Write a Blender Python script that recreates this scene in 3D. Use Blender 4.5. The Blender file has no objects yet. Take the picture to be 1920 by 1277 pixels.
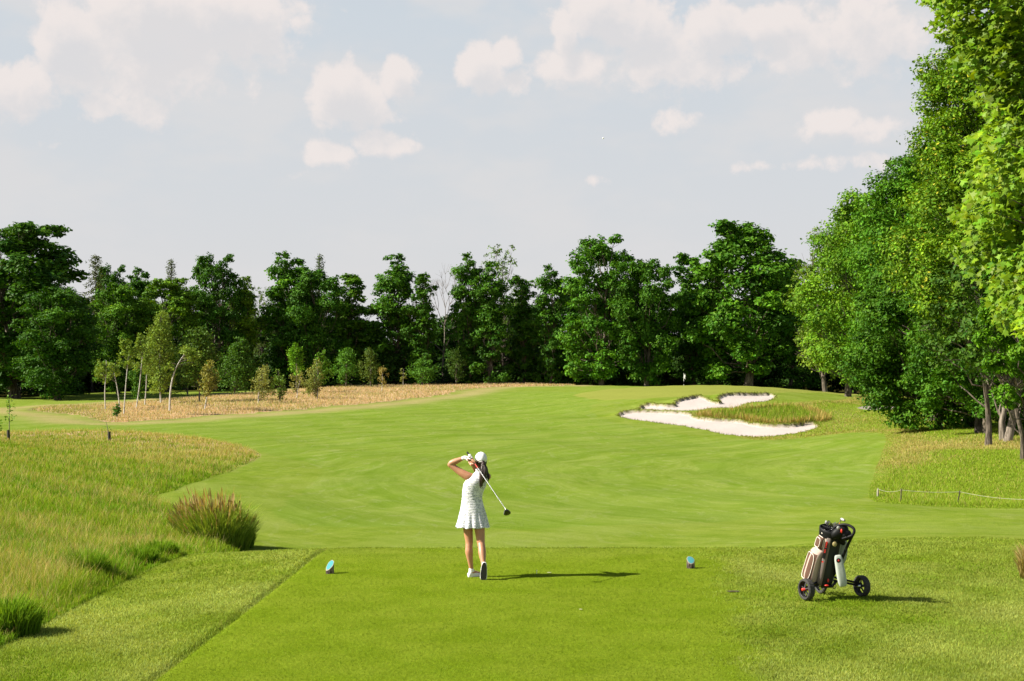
import bpy, bmesh, math, random
import numpy as np
from mathutils import Vector, Matrix

# ------------------------------------------------------------------ camera
sc = bpy.context.scene
COL = sc.collection
F, CX, HZ, CAMZ = 2667.0, 960.0, 705.0, 2.73          # focal in px of a 1920 wide frame, horizon row
PITCH = math.atan((HZ - 638.5) / F)
cam_d = bpy.data.cameras.new("camera"); cam = bpy.data.objects.new("camera", cam_d); COL.objects.link(cam)
cam_d.sensor_width = 36.0; cam_d.lens = F / 1920 * 36.0
cam.location = (0, 0, CAMZ); cam.rotation_euler = (math.pi / 2 + PITCH, 0, 0)
cam_d.clip_end = 20000; cam_d.clip_start = 0.1
sc.camera = cam
# ------------------------------------------------------------------ exposure
sc.view_settings.view_transform = 'Standard'; sc.view_settings.look = 'None'
sc.view_settings.gamma = 1.0; sc.view_settings.exposure = 1.15
sc.render.resolution_x = 1024; sc.render.resolution_y = 681
# ------------------------------------------------------------------ sun
SUN = Vector((1.0, 0.13, -0.78)).normalized()           # the way the light travels
sun_el = math.asin(-SUN.z)
sun_d = bpy.data.lights.new("sun", 'SUN'); sun_d.energy = 5.0; sun_d.angle = math.radians(0.5)
sun_d.color = (1.0, 0.93, 0.80)
sun = bpy.data.objects.new("sun", sun_d); COL.objects.link(sun)
sun.rotation_euler = SUN.to_track_quat('-Z', 'Y').to_euler(); sun.location = (-60, -10, 60)
# ------------------------------------------------------------------ node helper
class NT:
    def __init__(s, tree): s.t = tree; s.n = tree.nodes; s.l = tree.links
    def node(s, typ, **kw):
        n = s.n.new(typ)
        for k, v in kw.items(): setattr(n, k, v)
        return n
    def put(s, sock, v):
        if v is None: return
        if isinstance(v, bpy.types.NodeSocket): s.l.new(v, sock)
        else:
            if isinstance(v, (tuple, list)) and len(v) == 3 and sock.type == 'RGBA': v = (*v, 1)
            sock.default_value = v
    def math(s, op, a, b=None, c=None, clamp=False):
        n = s.node('ShaderNodeMath', operation=op, use_clamp=clamp)
        for i, v in enumerate((a, b, c)): s.put(n.inputs[i], v)
        return n.outputs[0]
    def vmath(s, op, a, b=None):
        n = s.node('ShaderNodeVectorMath', operation=op); s.put(n.inputs[0], a)
        if b is not None: s.put(n.inputs[1], b)
        return n.outputs['Value'] if op in ('LENGTH', 'DOT_PRODUCT') else n.outputs[0]
    def mix(s, f, a, b, mode='MIX'):
        n = s.node('ShaderNodeMix', data_type='RGBA', blend_type=mode)
        s.put(n.inputs[0], f); s.put(n.inputs[6], a); s.put(n.inputs[7], b); return n.outputs[2]
    def ramp(s, v, a, b, lo=0.0, hi=1.0, smooth=True):
        n = s.node('ShaderNodeMapRange', interpolation_type='SMOOTHSTEP' if smooth else 'LINEAR')
        for i, w in enumerate((v, a, b, lo, hi)): s.put(n.inputs[i], w)
        return n.outputs[0]
    def noise(s, vec, scale, detail=3, rough=0.5, dist=0.0):
        n = s.node('ShaderNodeTexNoise'); s.put(n.inputs['Vector'], vec)
        n.inputs['Scale'].default_value = scale; n.inputs['Detail'].default_value = detail
        n.inputs['Roughness'].default_value = rough; n.inputs['Distortion'].default_value = dist
        return n.outputs['Fac']
    def attr(s, name):
        n = s.node('ShaderNodeAttribute'); n.attribute_name = name; return n

def lin(r, g, b):
    f = lambda c: (c / 255 / 12.92) if c / 255 <= 0.04045 else ((c / 255 + 0.055) / 1.055) ** 2.4
    return (f(r), f(g), f(b))
# ------------------------------------------------------------------ world
world = bpy.data.worlds.new("World"); sc.world = world; world.use_nodes = True
W = NT(world.node_tree); W.n.clear()
sky = W.node('ShaderNodeTexSky', sky_type='NISHITA'); sky.sun_disc = False
sky.sun_elevation = sun_el; sky.sun_rotation = math.atan2(-SUN.x, -SUN.y)
sky.altitude = 300; sky.air_density = 1.0; sky.dust_density = 2.0; sky.ozone_density = 1.0
geo = W.node('ShaderNodeTexCoord'); sep = W.node('ShaderNodeSeparateXYZ'); W.l.new(geo.outputs['Generated'], sep.inputs[0])
az = W.math('ARCTAN2', sep.outputs[0], sep.outputs[1]); el = W.math('ARCSINE', sep.outputs[2])
cmb = W.node('ShaderNodeCombineXYZ'); W.l.new(az, cmb.inputs[0]); W.l.new(el, cmb.inputs[1]); P0 = cmb.outputs[0]
def ang(c, r):
    a = math.atan((c - CX) / F); return a, math.atan((HZ - r) / F * math.cos(a))
# cumulus in the sky, given by direction: (col, row, radius across, radius up, weight)
BLOBS = [(130, 80, 55, 75, 1.0), (300, 40, 120, 75, 1.1), (430, 30, 110, 65, 1.0), (250, 110, 160, 70, .8), (35, 160, 60, 50, .9),
         (185, 195, 40, 28, .75), (270, 205, 60, 35, .6), (480, 110, 120, 80, .45), (650, 180, 62, 52, 1.05), (745, 145, 34, 38, 1.0),
         (690, 215, 80, 30, .5), (905, 125, 42, 42, 1.0), (945, 100, 30, 26, .95), (960, 150, 60, 35, .5),
         (620, 285, 45, 22, .85), (715, 268, 55, 24, .9), (1060, 60, 22, 45, 1.0), (1130, 20, 70, 45, 1.0), (1070, 125, 70, 32, .85),
         (1200, 40, 70, 45, 1.0), (1350, 50, 55, 45, 1.1), (1440, 40, 60, 32, 1.0), (1500, 80, 80, 50, .8), (1260, 110, 130, 60, .7),
         (1620, 60, 120, 80, .7), (1265, 225, 50, 28, .6), (1560, 228, 55, 24, .8), (1640, 240, 60, 26, .7), (1480, 310, 90, 14, .55),
         (1600, 300, 80, 18, .55), (1120, 335, 30, 14, .4), (330, 330, 60, 12, .3), (560, 330, 50, 12, .3), (100, 270, 90, 14, .25), (300, 235, 60, 20, .35), (560, 10, 80, 26, .45)]
def density(P):
    n1 = W.noise(P, 46, 7, 0.60, 0.15)
    n2 = W.noise(P, 11, 4, 0.55, 0.0)
    tot = None
    for (c, r, rc, rr, w) in BLOBS:
        a, e = ang(c, r)
        d = W.vmath('MULTIPLY', W.vmath('SUBTRACT', P, (a, e, 0)), (F / rc * .80, F / rr * .80, 0))
        l = W.vmath('DOT_PRODUCT', d, d)
        g = W.math('MULTIPLY', W.math('EXPONENT', W.math('MULTIPLY', l, -1.0)), w)
        tot = g if tot is None else W.math('MAXIMUM', tot, g)
    # generic clouds for the part of the sky the photograph does not show
    far = W.ramp(W.math('ABSOLUTE', az), .40, .60)
    up = W.ramp(el, .27, .40)
    out = W.math('MAXIMUM', far, up)
    gen = W.math('MULTIPLY', W.ramp(n2, .5, .75), W.math('MULTIPLY', out, .45))
    tot = W.math('MAXIMUM', tot, gen)
    f = W.math('ADD', tot, W.math('MULTIPLY', W.math('SUBTRACT', n1, .5), 1.25))
    return f
D1 = density(P0)
D2 = density(W.vmath('ADD', P0, (-.006, .016, 0)))
body = W.ramp(D1, .29, .62)
above = W.ramp(D2, .25, .95)
crest = W.math('MULTIPLY', W.math('MULTIPLY', body, W.ramp(el, .3, .6, 1, .3)), W.math('SUBTRACT', 1.0, W.math('MULTIPLY', above, .85)))
wide = W.noise(W.vmath('MULTIPLY', P0, (1, 2.2, 0)), 6, 4, .6)
# thin high haze that whitens the sky low down
fine_el = W.ramp(el, 0.0, 0.30, 1.0, 0.0, smooth=False)
haze_c = W.mix(W.ramp(el, 0.03, .27, 0, 1, False), (6.62, 6.50, 6.54), (5.75, 6.30, 6.80))
haze_f = W.ramp(el, 0.24, .50, .93, .0)
base = W.mix(haze_f, sky.outputs[0], haze_c)
veil = W.math('MULTIPLY', W.ramp(wide, .42, .62), W.ramp(el, .25, .45, .8, .0))
base = W.mix(veil, base, (6.48, 6.44, 6.52))
c1 = W.mix(W.math('MULTIPLY', body, W.ramp(el, .28, .5, .75, .15)), base, (6.42, 6.30, 6.42))
c2 = W.mix(W.math('MULTIPLY', crest, .82), c1, (8.0, 7.35, 7.08))
hsv = c2
bg = W.node('ShaderNodeBackground'); W.l.new(hsv, bg.inputs[0]); bg.inputs[1].default_value = 0.05
wo = W.node('ShaderNodeOutputWorld'); W.l.new(bg.outputs[0], wo.inputs[0])

# ------------------------------------------------------------------ terrain heights
# each profile: u (sideways slope), [(distance, row the ground appears at)]
def zr(y, row): return CAMZ - (row - HZ) * y / F
PROF = [
 (0,    [(48, 905), (65, 862), (80, 835), (100, 806), (120, 788), (140, 772), (160, 760), (180, 750), (210, 741), (240, 737)], [(13, 0), (16, -.1), (20, -.25), (27, -.55), (36, -.72)]),
 (400,  [(48, 925), (65, 872), (80, 842), (100, 806), (120, 783), (140, 765), (160, 752), (180, 743), (210, 735), (240, 729)], [(13, 0), (18, -.05), (23, -.12), (27, -.72), (29, -.86), (36, -.95)]),
 (620,  [(48, 935), (65, 880), (80, 846), (100, 810), (120, 783), (140, 762), (160, 748), (180, 738), (210, 728), (240, 721)], [(13, 0), (18, 0), (23.1, 0), (27, -.95), (33, -1.08)]),
 (960,  [(48, 940), (65, 884), (80, 849), (100, 813), (120, 784), (140, 760), (160, 744), (180, 733), (210, 723), (240, 717)], [(13, 0), (18, 0), (23.1, 0), (27, -.95), (33, -1.1)]),
 (1120, [(48, 940), (65, 886), (80, 851), (100, 815), (115, 784), (128, 757), (145, 738), (165, 730), (190, 724), (240, 722)], [(13, 0), (18, 0), (23.1, 0), (27, -.95), (33, -1.1)]),
 (1300, [(48, 938), (65, 886), (80, 853), (95, 828), (100, 817), (115, 777), (128, 742), (145, 728), (165, 720.5), (190, 727), (240, 726)], [(13, 0), (18, 0), (23.1, 0), (27, -.9), (33, -1.1)]),
 (1450, [(48, 935), (65, 884), (80, 852), (95, 824), (103, 806), (115, 775), (128, 742), (145, 731), (165, 724), (190, 731), (240, 727)], [(13, 0), (18, 0), (23, -.02), (27, -.55), (33, -1.05)]),
 (1620, [(48, 930), (65, 873), (80, 836), (100, 800), (120, 772), (140, 755), (160, 742), (190, 746), (240, 740)], [(13, 0), (18, 0), (23, -.05), (27, -.35), (33, -.9)]),
 (1780, [(48, 933), (60, 874), (70, 836), (85, 805), (100, 788), (120, 768), (150, 750), (190, 744), (240, 740)], [(13, 0), (18, -.02), (23, -.1), (27, -.3), (33, -.8)]),
 (1920, [(48, 931), (60, 868), (70, 828), (85, 803), (100, 786), (120, 768), (150, 750), (190, 744), (240, 740)], [(13, 0), (18, -.02), (23, -.15), (27, -.35), (33, -.8)]),
]
YT = np.concatenate([np.arange(0, 60, .25), np.arange(60, 400, 1.0)])
UT = np.linspace(-.42, .42, 169)
tabs = []
for c, far_, near_ in PROF:
    pts = [(0, 0.0)] + list(near_) + [(y, zr(y, r)) for y, r in far_]
    pts += [(320, pts[-1][1] + .3), (400, pts[-1][1] + .4)]
    tabs.append(np.interp(YT, [p[0] for p in pts], [p[1] for p in pts]))
tabs = np.array(tabs); us = np.array([(p[0] - CX) / F for p in PROF])
T = np.array([[np.interp(u, us, tabs[:, j]) for j in range(len(YT))] for u in UT])
def sm1(a, sig, axis):
    k = np.arange(-int(3 * sig) - 1, int(3 * sig) + 2); w = np.exp(-k ** 2 / (2 * sig ** 2)); w /= w.sum()
    pad = [(0, 0), (0, 0)]; pad[axis] = (len(k) // 2, len(k) // 2)
    b = np.pad(a, pad, mode='edge')
    return np.apply_along_axis(lambda v: np.convolve(v, w, mode='valid'), axis, b)
Ts = sm1(T, 2.2, 1); Tf = sm1(T, 4.5, 1)
wgt = np.clip((YT - 58) / 6, 0, 1)[None, :]; T = Ts * (1 - wgt) + Tf * wgt
T = sm1(T, 4.0, 0)
NA = np.concatenate([np.arange(len(YT))])
def hnoise(x, y):
    return (.05 * np.sin(x * .31 + 1.3) * np.sin(y * .23 + .4) + .03 * np.sin(x * .77 + y * .41 + 2.0) + .02 * np.sin(x * 1.3 - y * .9))
def Zb(x, y):
    x = np.asarray(x, float); y = np.asarray(y, float)
    u = np.clip(x / np.maximum(y, 3.0), -.419, .419); yy = np.clip(y, 0, 399)
    ui = (u + .42) / .84 * 168; i = np.clip(ui.astype(int), 0, 167); fu = ui - i
    j = np.clip(np.searchsorted(YT, yy, side='right') - 1, 0, len(YT) - 2); fy = (yy - YT[j]) / (YT[j + 1] - YT[j])
    z = (T[i, j] * (1 - fu) + T[i + 1, j] * fu) * (1 - fy) + (T[i, j + 1] * (1 - fu) + T[i + 1, j + 1] * fu) * fy
    amp = np.clip((y - 26) / 14, 0, 1)
    return z + hnoise(x, y) * amp
def ray(c, r):
    v = Vector(((c - CX) / F, 1.0, -(r - 638.5) / F))
    cp, sp = math.cos(PITCH), math.sin(PITCH)
    return Vector((v.x, v.y * cp - v.z * sp, v.y * sp + v.z * cp))
_ys = np.concatenate([np.arange(6, 30, .05), np.arange(30, 60, .1), np.arange(60, 400, .25)])
def G(c, r, ymin=0):
    """where the sight line through a pixel of the photograph meets the ground"""
    d = ray(c, r); d = d / d.y
    ys = _ys[_ys >= ymin]
    h = CAMZ + d.z * ys - Zb(d.x * ys, ys)
    k = np.where(h <= 0)[0]
    y = ys[k[0]] if len(k) else 380.0
    return float(d.x * y), float(y), float(Zb(d.x * y, y))
def AT(c, y):
    """the ground point at a distance, in the direction of a column"""
    x = (c - CX) / F * y; return x, y, float(Zb(x, y))
def ROWZ(r, y): return CAMZ - (r - HZ) * y / F

def poly(pts): return np.array([G(c, r)[:2] for c, r in pts])
def sdf(P, x, y):
    """signed distance, positive inside"""
    d = np.full(x.shape, 1e9); ins = np.zeros(x.shape, bool); n = len(P)
    for i in range(n):
        ax, ay = P[i]; bx, by = P[(i + 1) % n]
        ex, ey = bx - ax, by - ay; l2 = ex * ex + ey * ey + 1e-9
        t = np.clip(((x - ax) * ex + (y - ay) * ey) / l2, 0, 1)
        d = np.minimum(d, np.hypot(x - ax - t * ex, y - ay - t * ey))
        c = ((ay > y) != (by > y)) & (x < (bx - ax) * (y - ay) / ((by - ay) if by != ay else 1e-9) + ax)
        ins ^= c
    return np.where(ins, d, -d)
def sst(a, lo, hi):
    t = np.clip((a - lo) / (hi - lo), 0, 1); return t * t * (3 - 2 * t)
def smooth_poly(P, it=2):
    for _ in range(it):
        Q = []
        for i in range(len(P)):
            a, b = P[i], P[(i + 1) % len(P)]; Q += [a * .75 + b * .25, a * .25 + b * .75]
        P = np.array(Q)
    return P

PX = {}
PX['tee'] = np.vstack([[[-3.0, 23.1], [3.32, 23.1]], poly([(1430, 1276)])]); PX['tee'] = np.vstack([PX['tee'], [[3.0, 6], [-4.3, 6]], poly([(285, 1274)])])
PX['rough_left'] = np.vstack([smooth_poly(poly([(-700, 815), (0, 812), (110, 808), (300, 813), (400, 826), (470, 841), (492, 856), (470, 868), (400, 893), (340, 915),
                     (278, 933), (335, 955), (440, 985), (470, 1024), (340, 1045), (290, 1062), (205, 1103), (100, 1160), (0, 1213), (-150, 1276)]), 1)])
PX['dry_far'] = smooth_poly(poly([(62, 765), (110, 761), (200, 757), (330, 748), (450, 739), (560, 730), (700, 722), (860, 716), (1075, 719), (1080, 723), (930, 725), (868, 730), (826, 742), (640, 761), (420, 777),
                     (300, 787), (215, 793), (182, 787), (160, 779), (110, 775), (62, 771)]), 1)
PX['fairway'] = smooth_poly(poly([(-600, 778), (60, 780), (150, 784), (190, 796), (300, 791), (430, 779), (640, 765), (830, 746), (900, 734), (1060, 732), (1130, 750), (1100, 765), (1130, 788), (1250, 812), (1400, 828),
                     (1540, 815), (1640, 809), (1668, 814), (1655, 855), (1638, 905), (1628, 935), (1500, 950), (1300, 985), (900, 990), (560, 988), (505, 965), (560, 925), (610, 885), (590, 868), (500, 853), (480, 838), (400, 820), (300, 808), (-600, 808)]), 1)
PX['green'] = smooth_poly(np.vstack([poly([(1495, 735), (1440, 739), (1340, 741), (1200, 749), (1120, 752), (1068, 742), (1090, 737)]), [[17, 178], [32, 188], [42, 180], [42, 160]]]), 2)
PX['rough_right'] = smooth_poly(np.vstack([poly([(1420, 829), (1540, 816), (1640, 810), (1668, 815), (1655, 855), (1638, 905), (1632, 940), (1700, 947), (1800, 951), (1930, 955)]), [[40, 40], [80, 120], [75, 200], [40, 170]], poly([(1640, 741), (1600, 752), (1440, 765), (1250, 778), (1330, 790)])]), 1)
bunk = {
 'low': [(1152, 781), (1172, 773), (1235, 773), (1295, 776), (1310, 786), (1345, 789), (1390, 790), (1420, 799), (1470, 800), (1520, 794), (1537, 797), (1533, 804), (1500, 812), (1452, 818), (1405, 820), (1345, 812), (1300, 802), (1245, 795), (1200, 788)],
 'high': [(1192, 768), (1212, 758), (1245, 763), (1268, 762), (1262, 755), (1305, 744), (1320, 745), (1338, 754), (1352, 757), (1343, 747), (1362, 740), (1400, 740), (1456, 740), (1454, 747), (1440, 753), (1400, 755), (1380, 766), (1345, 764), (1300, 771), (1240, 770)],
 'mid': [(1392, 774), (1402, 768), (1445, 765), (1462, 765), (1455, 770), (1425, 774)],
}
for k, v in bunk.items(): PX['bunk_' + k] = smooth_poly(poly(v), 1)
PX['path'] = smooth_poly(poly([(1604, 765), (1640, 761), (1720, 762), (1725, 767), (1660, 769), (1615, 768)]), 1)
PX['fescue'] = smooth_poly(poly([(1312, 776), (1380, 772), (1470, 762), (1520, 768), (1560, 785), (1540, 793), (1480, 799), (1420, 798), (1385, 789), (1310, 785)]), 1)
def wob(x, y, s, a): return a * (np.sin(x * s + 1.1) * np.sin(y * s * .8 + .3) + .5 * np.sin(x * s * 2.3 + y * s * 1.7) + .3 * np.sin(x * s * 5.1 - y * s * 4.3 + 1.))
def depress(x, y, want=False):
    dz = np.zeros(x.shape); s = {}
    for k in ('low', 'high', 'mid'):
        d = np.full(x.shape, -9.0); P = PX['bunk_' + k]
        m = (x > P[:, 0].min() - 2) & (x < P[:, 0].max() + 2) & (y > P[:, 1].min() - 2) & (y < P[:, 1].max() + 2)
        if m.any(): d[m] = sdf(P, x[m], y[m]) + wob(x[m], y[m], 3.1, .09)
        s[k] = d; fwt = sst(sdf(P, x[m], y[m] - .5) - d[m], -.1, .3) if m.any() else None; far_ = np.zeros(x.shape); far_[m] = fwt if m.any() else 0
        dep = .10; lift = {'low': .20, 'high': .20, 'mid': .10}[k] * far_
        dz -= dep * sst(d, 0.0, .22) + .05 * sst(d, .3, 2.5)
        dz += lift * sst(d, -1.4, -.0) * (1 - sst(d, 0, .2))
    return (dz, s) if want else dz
def Z(x, y):
    x = np.asarray(x, float); y = np.asarray(y, float); xs = np.atleast_1d(x); ys = np.atleast_1d(y)
    z = Zb(xs, ys) + depress(xs, ys)
    z = z - .035 * np.exp(-(sdf(PX['tee'], xs, ys) / .05) ** 2) * (ys < 26) * (xs < 0)
    return z if x.ndim else float(z[0])

# ------------------------------------------------------------------ mesh helper
def mk(name, V, Fc, mats=None, parent=None, vcol=None, smooth=False, attrs=None, midx=None):
    me = bpy.data.meshes.new(name); V = np.asarray(V, np.float32)
    if isinstance(Fc, np.ndarray): Fc = [Fc]
    Fc = [np.asarray(f, np.int32) for f in Fc if len(f)]
    me.vertices.add(len(V)); me.vertices.foreach_set('co', V.ravel())
    li = np.concatenate([f.ravel() for f in Fc]); tot = np.concatenate([np.full(len(f), f.shape[1], np.int32) for f in Fc])
    st = np.concatenate([[0], np.cumsum(tot)[:-1]]).astype(np.int32)
    me.loops.add(len(li)); me.loops.foreach_set('vertex_index', li)
    me.polygons.add(len(tot)); me.polygons.foreach_set('loop_start', st); me.polygons.foreach_set('loop_total', tot)
    if midx is not None: me.polygons.foreach_set('material_index', np.asarray(midx, np.int32))
    me.update(calc_edges=True); me.validate()
    me.polygons.foreach_set('use_smooth', np.full(len(me.polygons), smooth, bool))
    if vcol is not None:
        a = me.color_attributes.new('col', 'FLOAT_COLOR', 'POINT')
        c = np.ones((len(V), 4), np.float32); c[:, :3] = vcol; a.data.foreach_set('color', c.ravel())
    for k, v in (attrs or {}).items():
        a = me.attributes.new(k, 'FLOAT', 'POINT'); a.data.foreach_set('value', np.asarray(v, np.float32))
    for m in (mats if isinstance(mats, (list, tuple)) else [mats]):
        if m: me.materials.append(m)
    o = bpy.data.objects.new(name, me); COL.objects.link(o)
    if parent: o.parent = parent
    return o
def tag(o, label=None, cat=None, group=None, kind=None):
    if label: o['label'] = label
    if cat: o['category'] = cat
    if group: o['group'] = group
    if kind: o['kind'] = kind
    return o
def empty(name, loc, rz=0.0, label=None, cat=None, group=None):
    o = bpy.data.objects.new(name, None); COL.objects.link(o); o.location = loc; o.rotation_euler = (0, 0, rz)
    o.empty_display_size = .2
    return tag(o, label, cat, group)
def copy_tree(o, parent=None):
    c = o.copy(); COL.objects.link(c)
    if parent: c.parent = parent
    for ch in list(o.children): copy_tree(ch, c)
    return c

# ------------------------------------------------------------------ materials
def M(name):
    m = bpy.data.materials.new(name); m.use_nodes = True; t = NT(m.node_tree); t.n.clear()
    o = t.node('ShaderNodeOutputMaterial'); return m, t, o
def leafmat(name, trans=.3, rough=.5, spec=.3, objcol=True, var=.0):
    m, t, o = M(name)
    c = t.attr('col').outputs['Color']
    if objcol:
        oi = t.node('ShaderNodeObjectInfo'); c = t.mix(1.0, c, oi.outputs['Color'], 'MULTIPLY'); c = t.mix(1.0, c, (1.08, 1.20, .90), 'MULTIPLY')
    else: c = t.mix(1.0, c, (.84, .86, .62), 'MULTIPLY')
    b = t.node('ShaderNodeBsdfPrincipled'); t.put(b.inputs['Base Color'], c); b.inputs['Roughness'].default_value = rough
    b.inputs['Specular IOR Level'].default_value = spec
    tr = t.node('ShaderNodeBsdfTranslucent'); t.put(tr.inputs[0], t.mix(1.0, c, (1.25, 1.15, .45), 'MULTIPLY'))
    mx = t.node('ShaderNodeMixShader'); mx.inputs[0].default_value = trans
    t.l.new(b.outputs[0], mx.inputs[1]); t.l.new(tr.outputs[0], mx.inputs[2]); t.l.new(mx.outputs[0], o.inputs[0]); return m
MAT_leaf = leafmat('leaf', .24, .55, .12)
MAT_maple = leafmat('maple_leaf', .38, .5, .2)
MAT_blade = leafmat('grass_blade', .30, .7, .0, objcol=False)
def barkmat(name, c1, c2, sx=6, sz=1.2, bump=.5, thr=(.4, .6)):
    m, t, o = M(name); tc = t.node('ShaderNodeTexCoord')
    v = t.vmath('MULTIPLY', tc.outputs['Object'], (sx, sx, sz)); n = t.noise(v, 1.0, 6, .65, .3)
    b = t.node('ShaderNodeBsdfPrincipled'); t.put(b.inputs['Base Color'], t.mix(t.ramp(n, *thr), c1, c2)); b.inputs['Roughness'].default_value = .9
    bp = t.node('ShaderNodeBump'); t.put(bp.inputs['Height'], n); bp.inputs['Strength'].default_value = bump; bp.inputs['Distance'].default_value = .05
    t.l.new(bp.outputs[0], b.inputs['Normal']); t.l.new(b.outputs[0], o.inputs[0]); return m
MAT_bark = barkmat('bark', (.035, .026, .018), (.15, .12, .09))
MAT_greybark = barkmat('grey_bark', (.09, .075, .055), (.24, .20, .165))
MAT_birch = barkmat('birch_bark', (.07, .06, .05), (.48, .46, .41), 3, 10, .2, (.36, .47))
def simple(name, col, rough=.5, metal=0.0, noise=None, spec=.5, coat=0.0, bump=0.0):
    m, t, o = M(name); b = t.node('ShaderNodeBsdfPrincipled')
    tc = t.node('ShaderNodeTexCoord')
    s, amt = noise if noise else (40, .12)
    n = t.noise(tc.outputs['Object'], s, 4, .6)
    c = t.mix(1.0, (*col,), t.mix(n, (1 - amt,) * 3, (1 + amt,) * 3), 'MULTIPLY')
    t.put(b.inputs['Base Color'], c); b.inputs['Roughness'].default_value = rough; b.inputs['Metallic'].default_value = metal
    b.inputs['Specular IOR Level'].default_value = spec; b.inputs['Coat Weight'].default_value = coat
    if bump:
        bp = t.node('ShaderNodeBump'); t.put(bp.inputs['Height'], n); bp.inputs['Strength'].default_value = bump; bp.inputs['Distance'].default_value = .01
        t.l.new(bp.outputs[0], b.inputs['Normal'])
    t.l.new(b.outputs[0], o.inputs[0]); return m

def groundmat():
    m, t, o = M('turf'); g = t.node('ShaderNodeNewGeometry'); P = g.outputs['Position']
    A = lambda n: t.attr(n).outputs['Fac']
    big = t.noise(P, .22, 4, .6); med = t.noise(P, 1.3, 5, .65); fine = t.noise(P, 14, 5, .7); vf = t.noise(P, 70, 3, .7)
    st = t.vmath('MULTIPLY', P, (1.0, .28, 1.0)); swirl = t.noise(st, .5, 5, .62, 1.2)
    grain = t.mix(t.math('ADD', t.math('MULTIPLY', fine, .5), t.math('MULTIPLY', vf, .5)), (.45, .45, .45), (1.55, 1.55, 1.55))
    lawn = t.mix(t.ramp(med, .35, .65), (.13, .19, .014), (.24, .28, .06))
    lawn = t.mix(t.ramp(big, .45, .62), lawn, (.245, .285, .08))
    tee = t.mix(t.ramp(med, .3, .7), (.142, .212, .014), (.192, .256, .028))
    tee = t.mix(t.math('MULTIPLY', t.ramp(big, .5, .7), .5), tee, (.21, .262, .038))
    # fairway with faint mowing sweeps
    fw = t.mix(t.math('MULTIPLY', t.ramp(swirl, .36, .66), .55), (.150, .230, .034), (.192, .262, .062))
    st2 = t.noise(t.vmath('MULTIPLY', P, (1.3, .45, 1.0)), .55, 7, .72, 3.0)
    fw = t.mix(t.math('MULTIPLY', t.ramp(st2, .53, .60), .35), fw, (.240, .288, .135))
    fw = t.mix(t.math('MULTIPLY', t.ramp(big, .4, .65), .45), fw, (.165, .238, .052))
    rad_ = t.vmath('LENGTH', t.vmath('SUBTRACT', P, (38.0, 62.0, 0.0))); wv = t.math('SINE', t.math('ADD', t.math('MULTIPLY', rad_, 1.25), t.math('MULTIPLY', t.math('SUBTRACT', swirl, .5), 9.0)))
    fw = t.mix(t.ramp(wv, -.5, .5, .0, .8), fw, t.mix(1.0, fw, (1.13, 1.06, 1.22), 'MULTIPLY'))
    sp_ = t.node('ShaderNodeSeparateXYZ'); t.l.new(P, sp_.inputs[0]); aa = t.math('ARCTAN2', t.math('SUBTRACT', sp_.outputs[1], 62.0), t.math('SUBTRACT', sp_.outputs[0], 38.0))
    cb_ = t.node('ShaderNodeCombineXYZ'); t.put(cb_.inputs[0], t.math('MULTIPLY', aa, 5.0)); t.put(cb_.inputs[1], t.math('MULTIPLY', rad_, 1.1))
    sk = t.noise(cb_.outputs[0], 1.0, 6, .72, .5)
    fw = t.mix(1.0, fw, t.mix(t.ramp(sk, .36, .64, smooth=False), (.86, .90, .72), (1.17, 1.10, 1.40)), 'MULTIPLY')
    lawn = t.mix(t.ramp(sp_.outputs[1], 25.0, 30.0), lawn, t.mix(.35, fw, lawn))
    gr = t.mix(med, (.225, .255, .072), (.255, .275, .085))
    ro = t.mix(t.ramp(med, .35, .65), (.13, .21, .018), (.24, .28, .06))
    dr = t.mix(t.ramp(fine, .3, .7), (.46, .30, .27), (.56, .38, .36))
    dr = t.mix(t.math('MULTIPLY', t.ramp(med, .45, .65), .35), dr, (.34, .31, .17))
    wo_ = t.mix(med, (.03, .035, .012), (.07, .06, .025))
    sand = t.mix(t.noise(P, 3.0, 5, .6), (.405, .355, .335), (.47, .42, .395))
    soil = t.mix(med, (.10, .10, .035), (.22, .19, .085))
    c = lawn
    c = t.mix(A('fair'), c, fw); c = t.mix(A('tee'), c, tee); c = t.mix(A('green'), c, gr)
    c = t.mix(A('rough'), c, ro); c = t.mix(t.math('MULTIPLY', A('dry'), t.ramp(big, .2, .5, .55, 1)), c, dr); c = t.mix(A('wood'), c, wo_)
    cg = t.mix(1.0, t.mix(1.0, c, (.81, .82, .55), 'MULTIPLY'), grain, 'MULTIPLY')
    cg = t.mix(A('lip'), cg, soil)
    cg = t.mix(A('path'), cg, (.27, .24, .21)); cg = t.mix(A('sand'), cg, sand)
    b = t.node('ShaderNodeBsdfPrincipled'); t.put(b.inputs['Base Color'], cg); b.inputs['Roughness'].default_value = .85
    b.inputs['Specular IOR Level'].default_value = .0
    bp = t.node('ShaderNodeBump'); t.put(bp.inputs['Height'], t.math('ADD', t.math('MULTIPLY', fine, 1.0), t.math('MULTIPLY', vf, .35)))
    bp.inputs['Strength'].default_value = .55; bp.inputs['Distance'].default_value = .05
    t.l.new(bp.outputs[0], b.inputs['Normal']); t.l.new(b.outputs[0], o.inputs[0]); return m
MAT_ground = groundmat()

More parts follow.
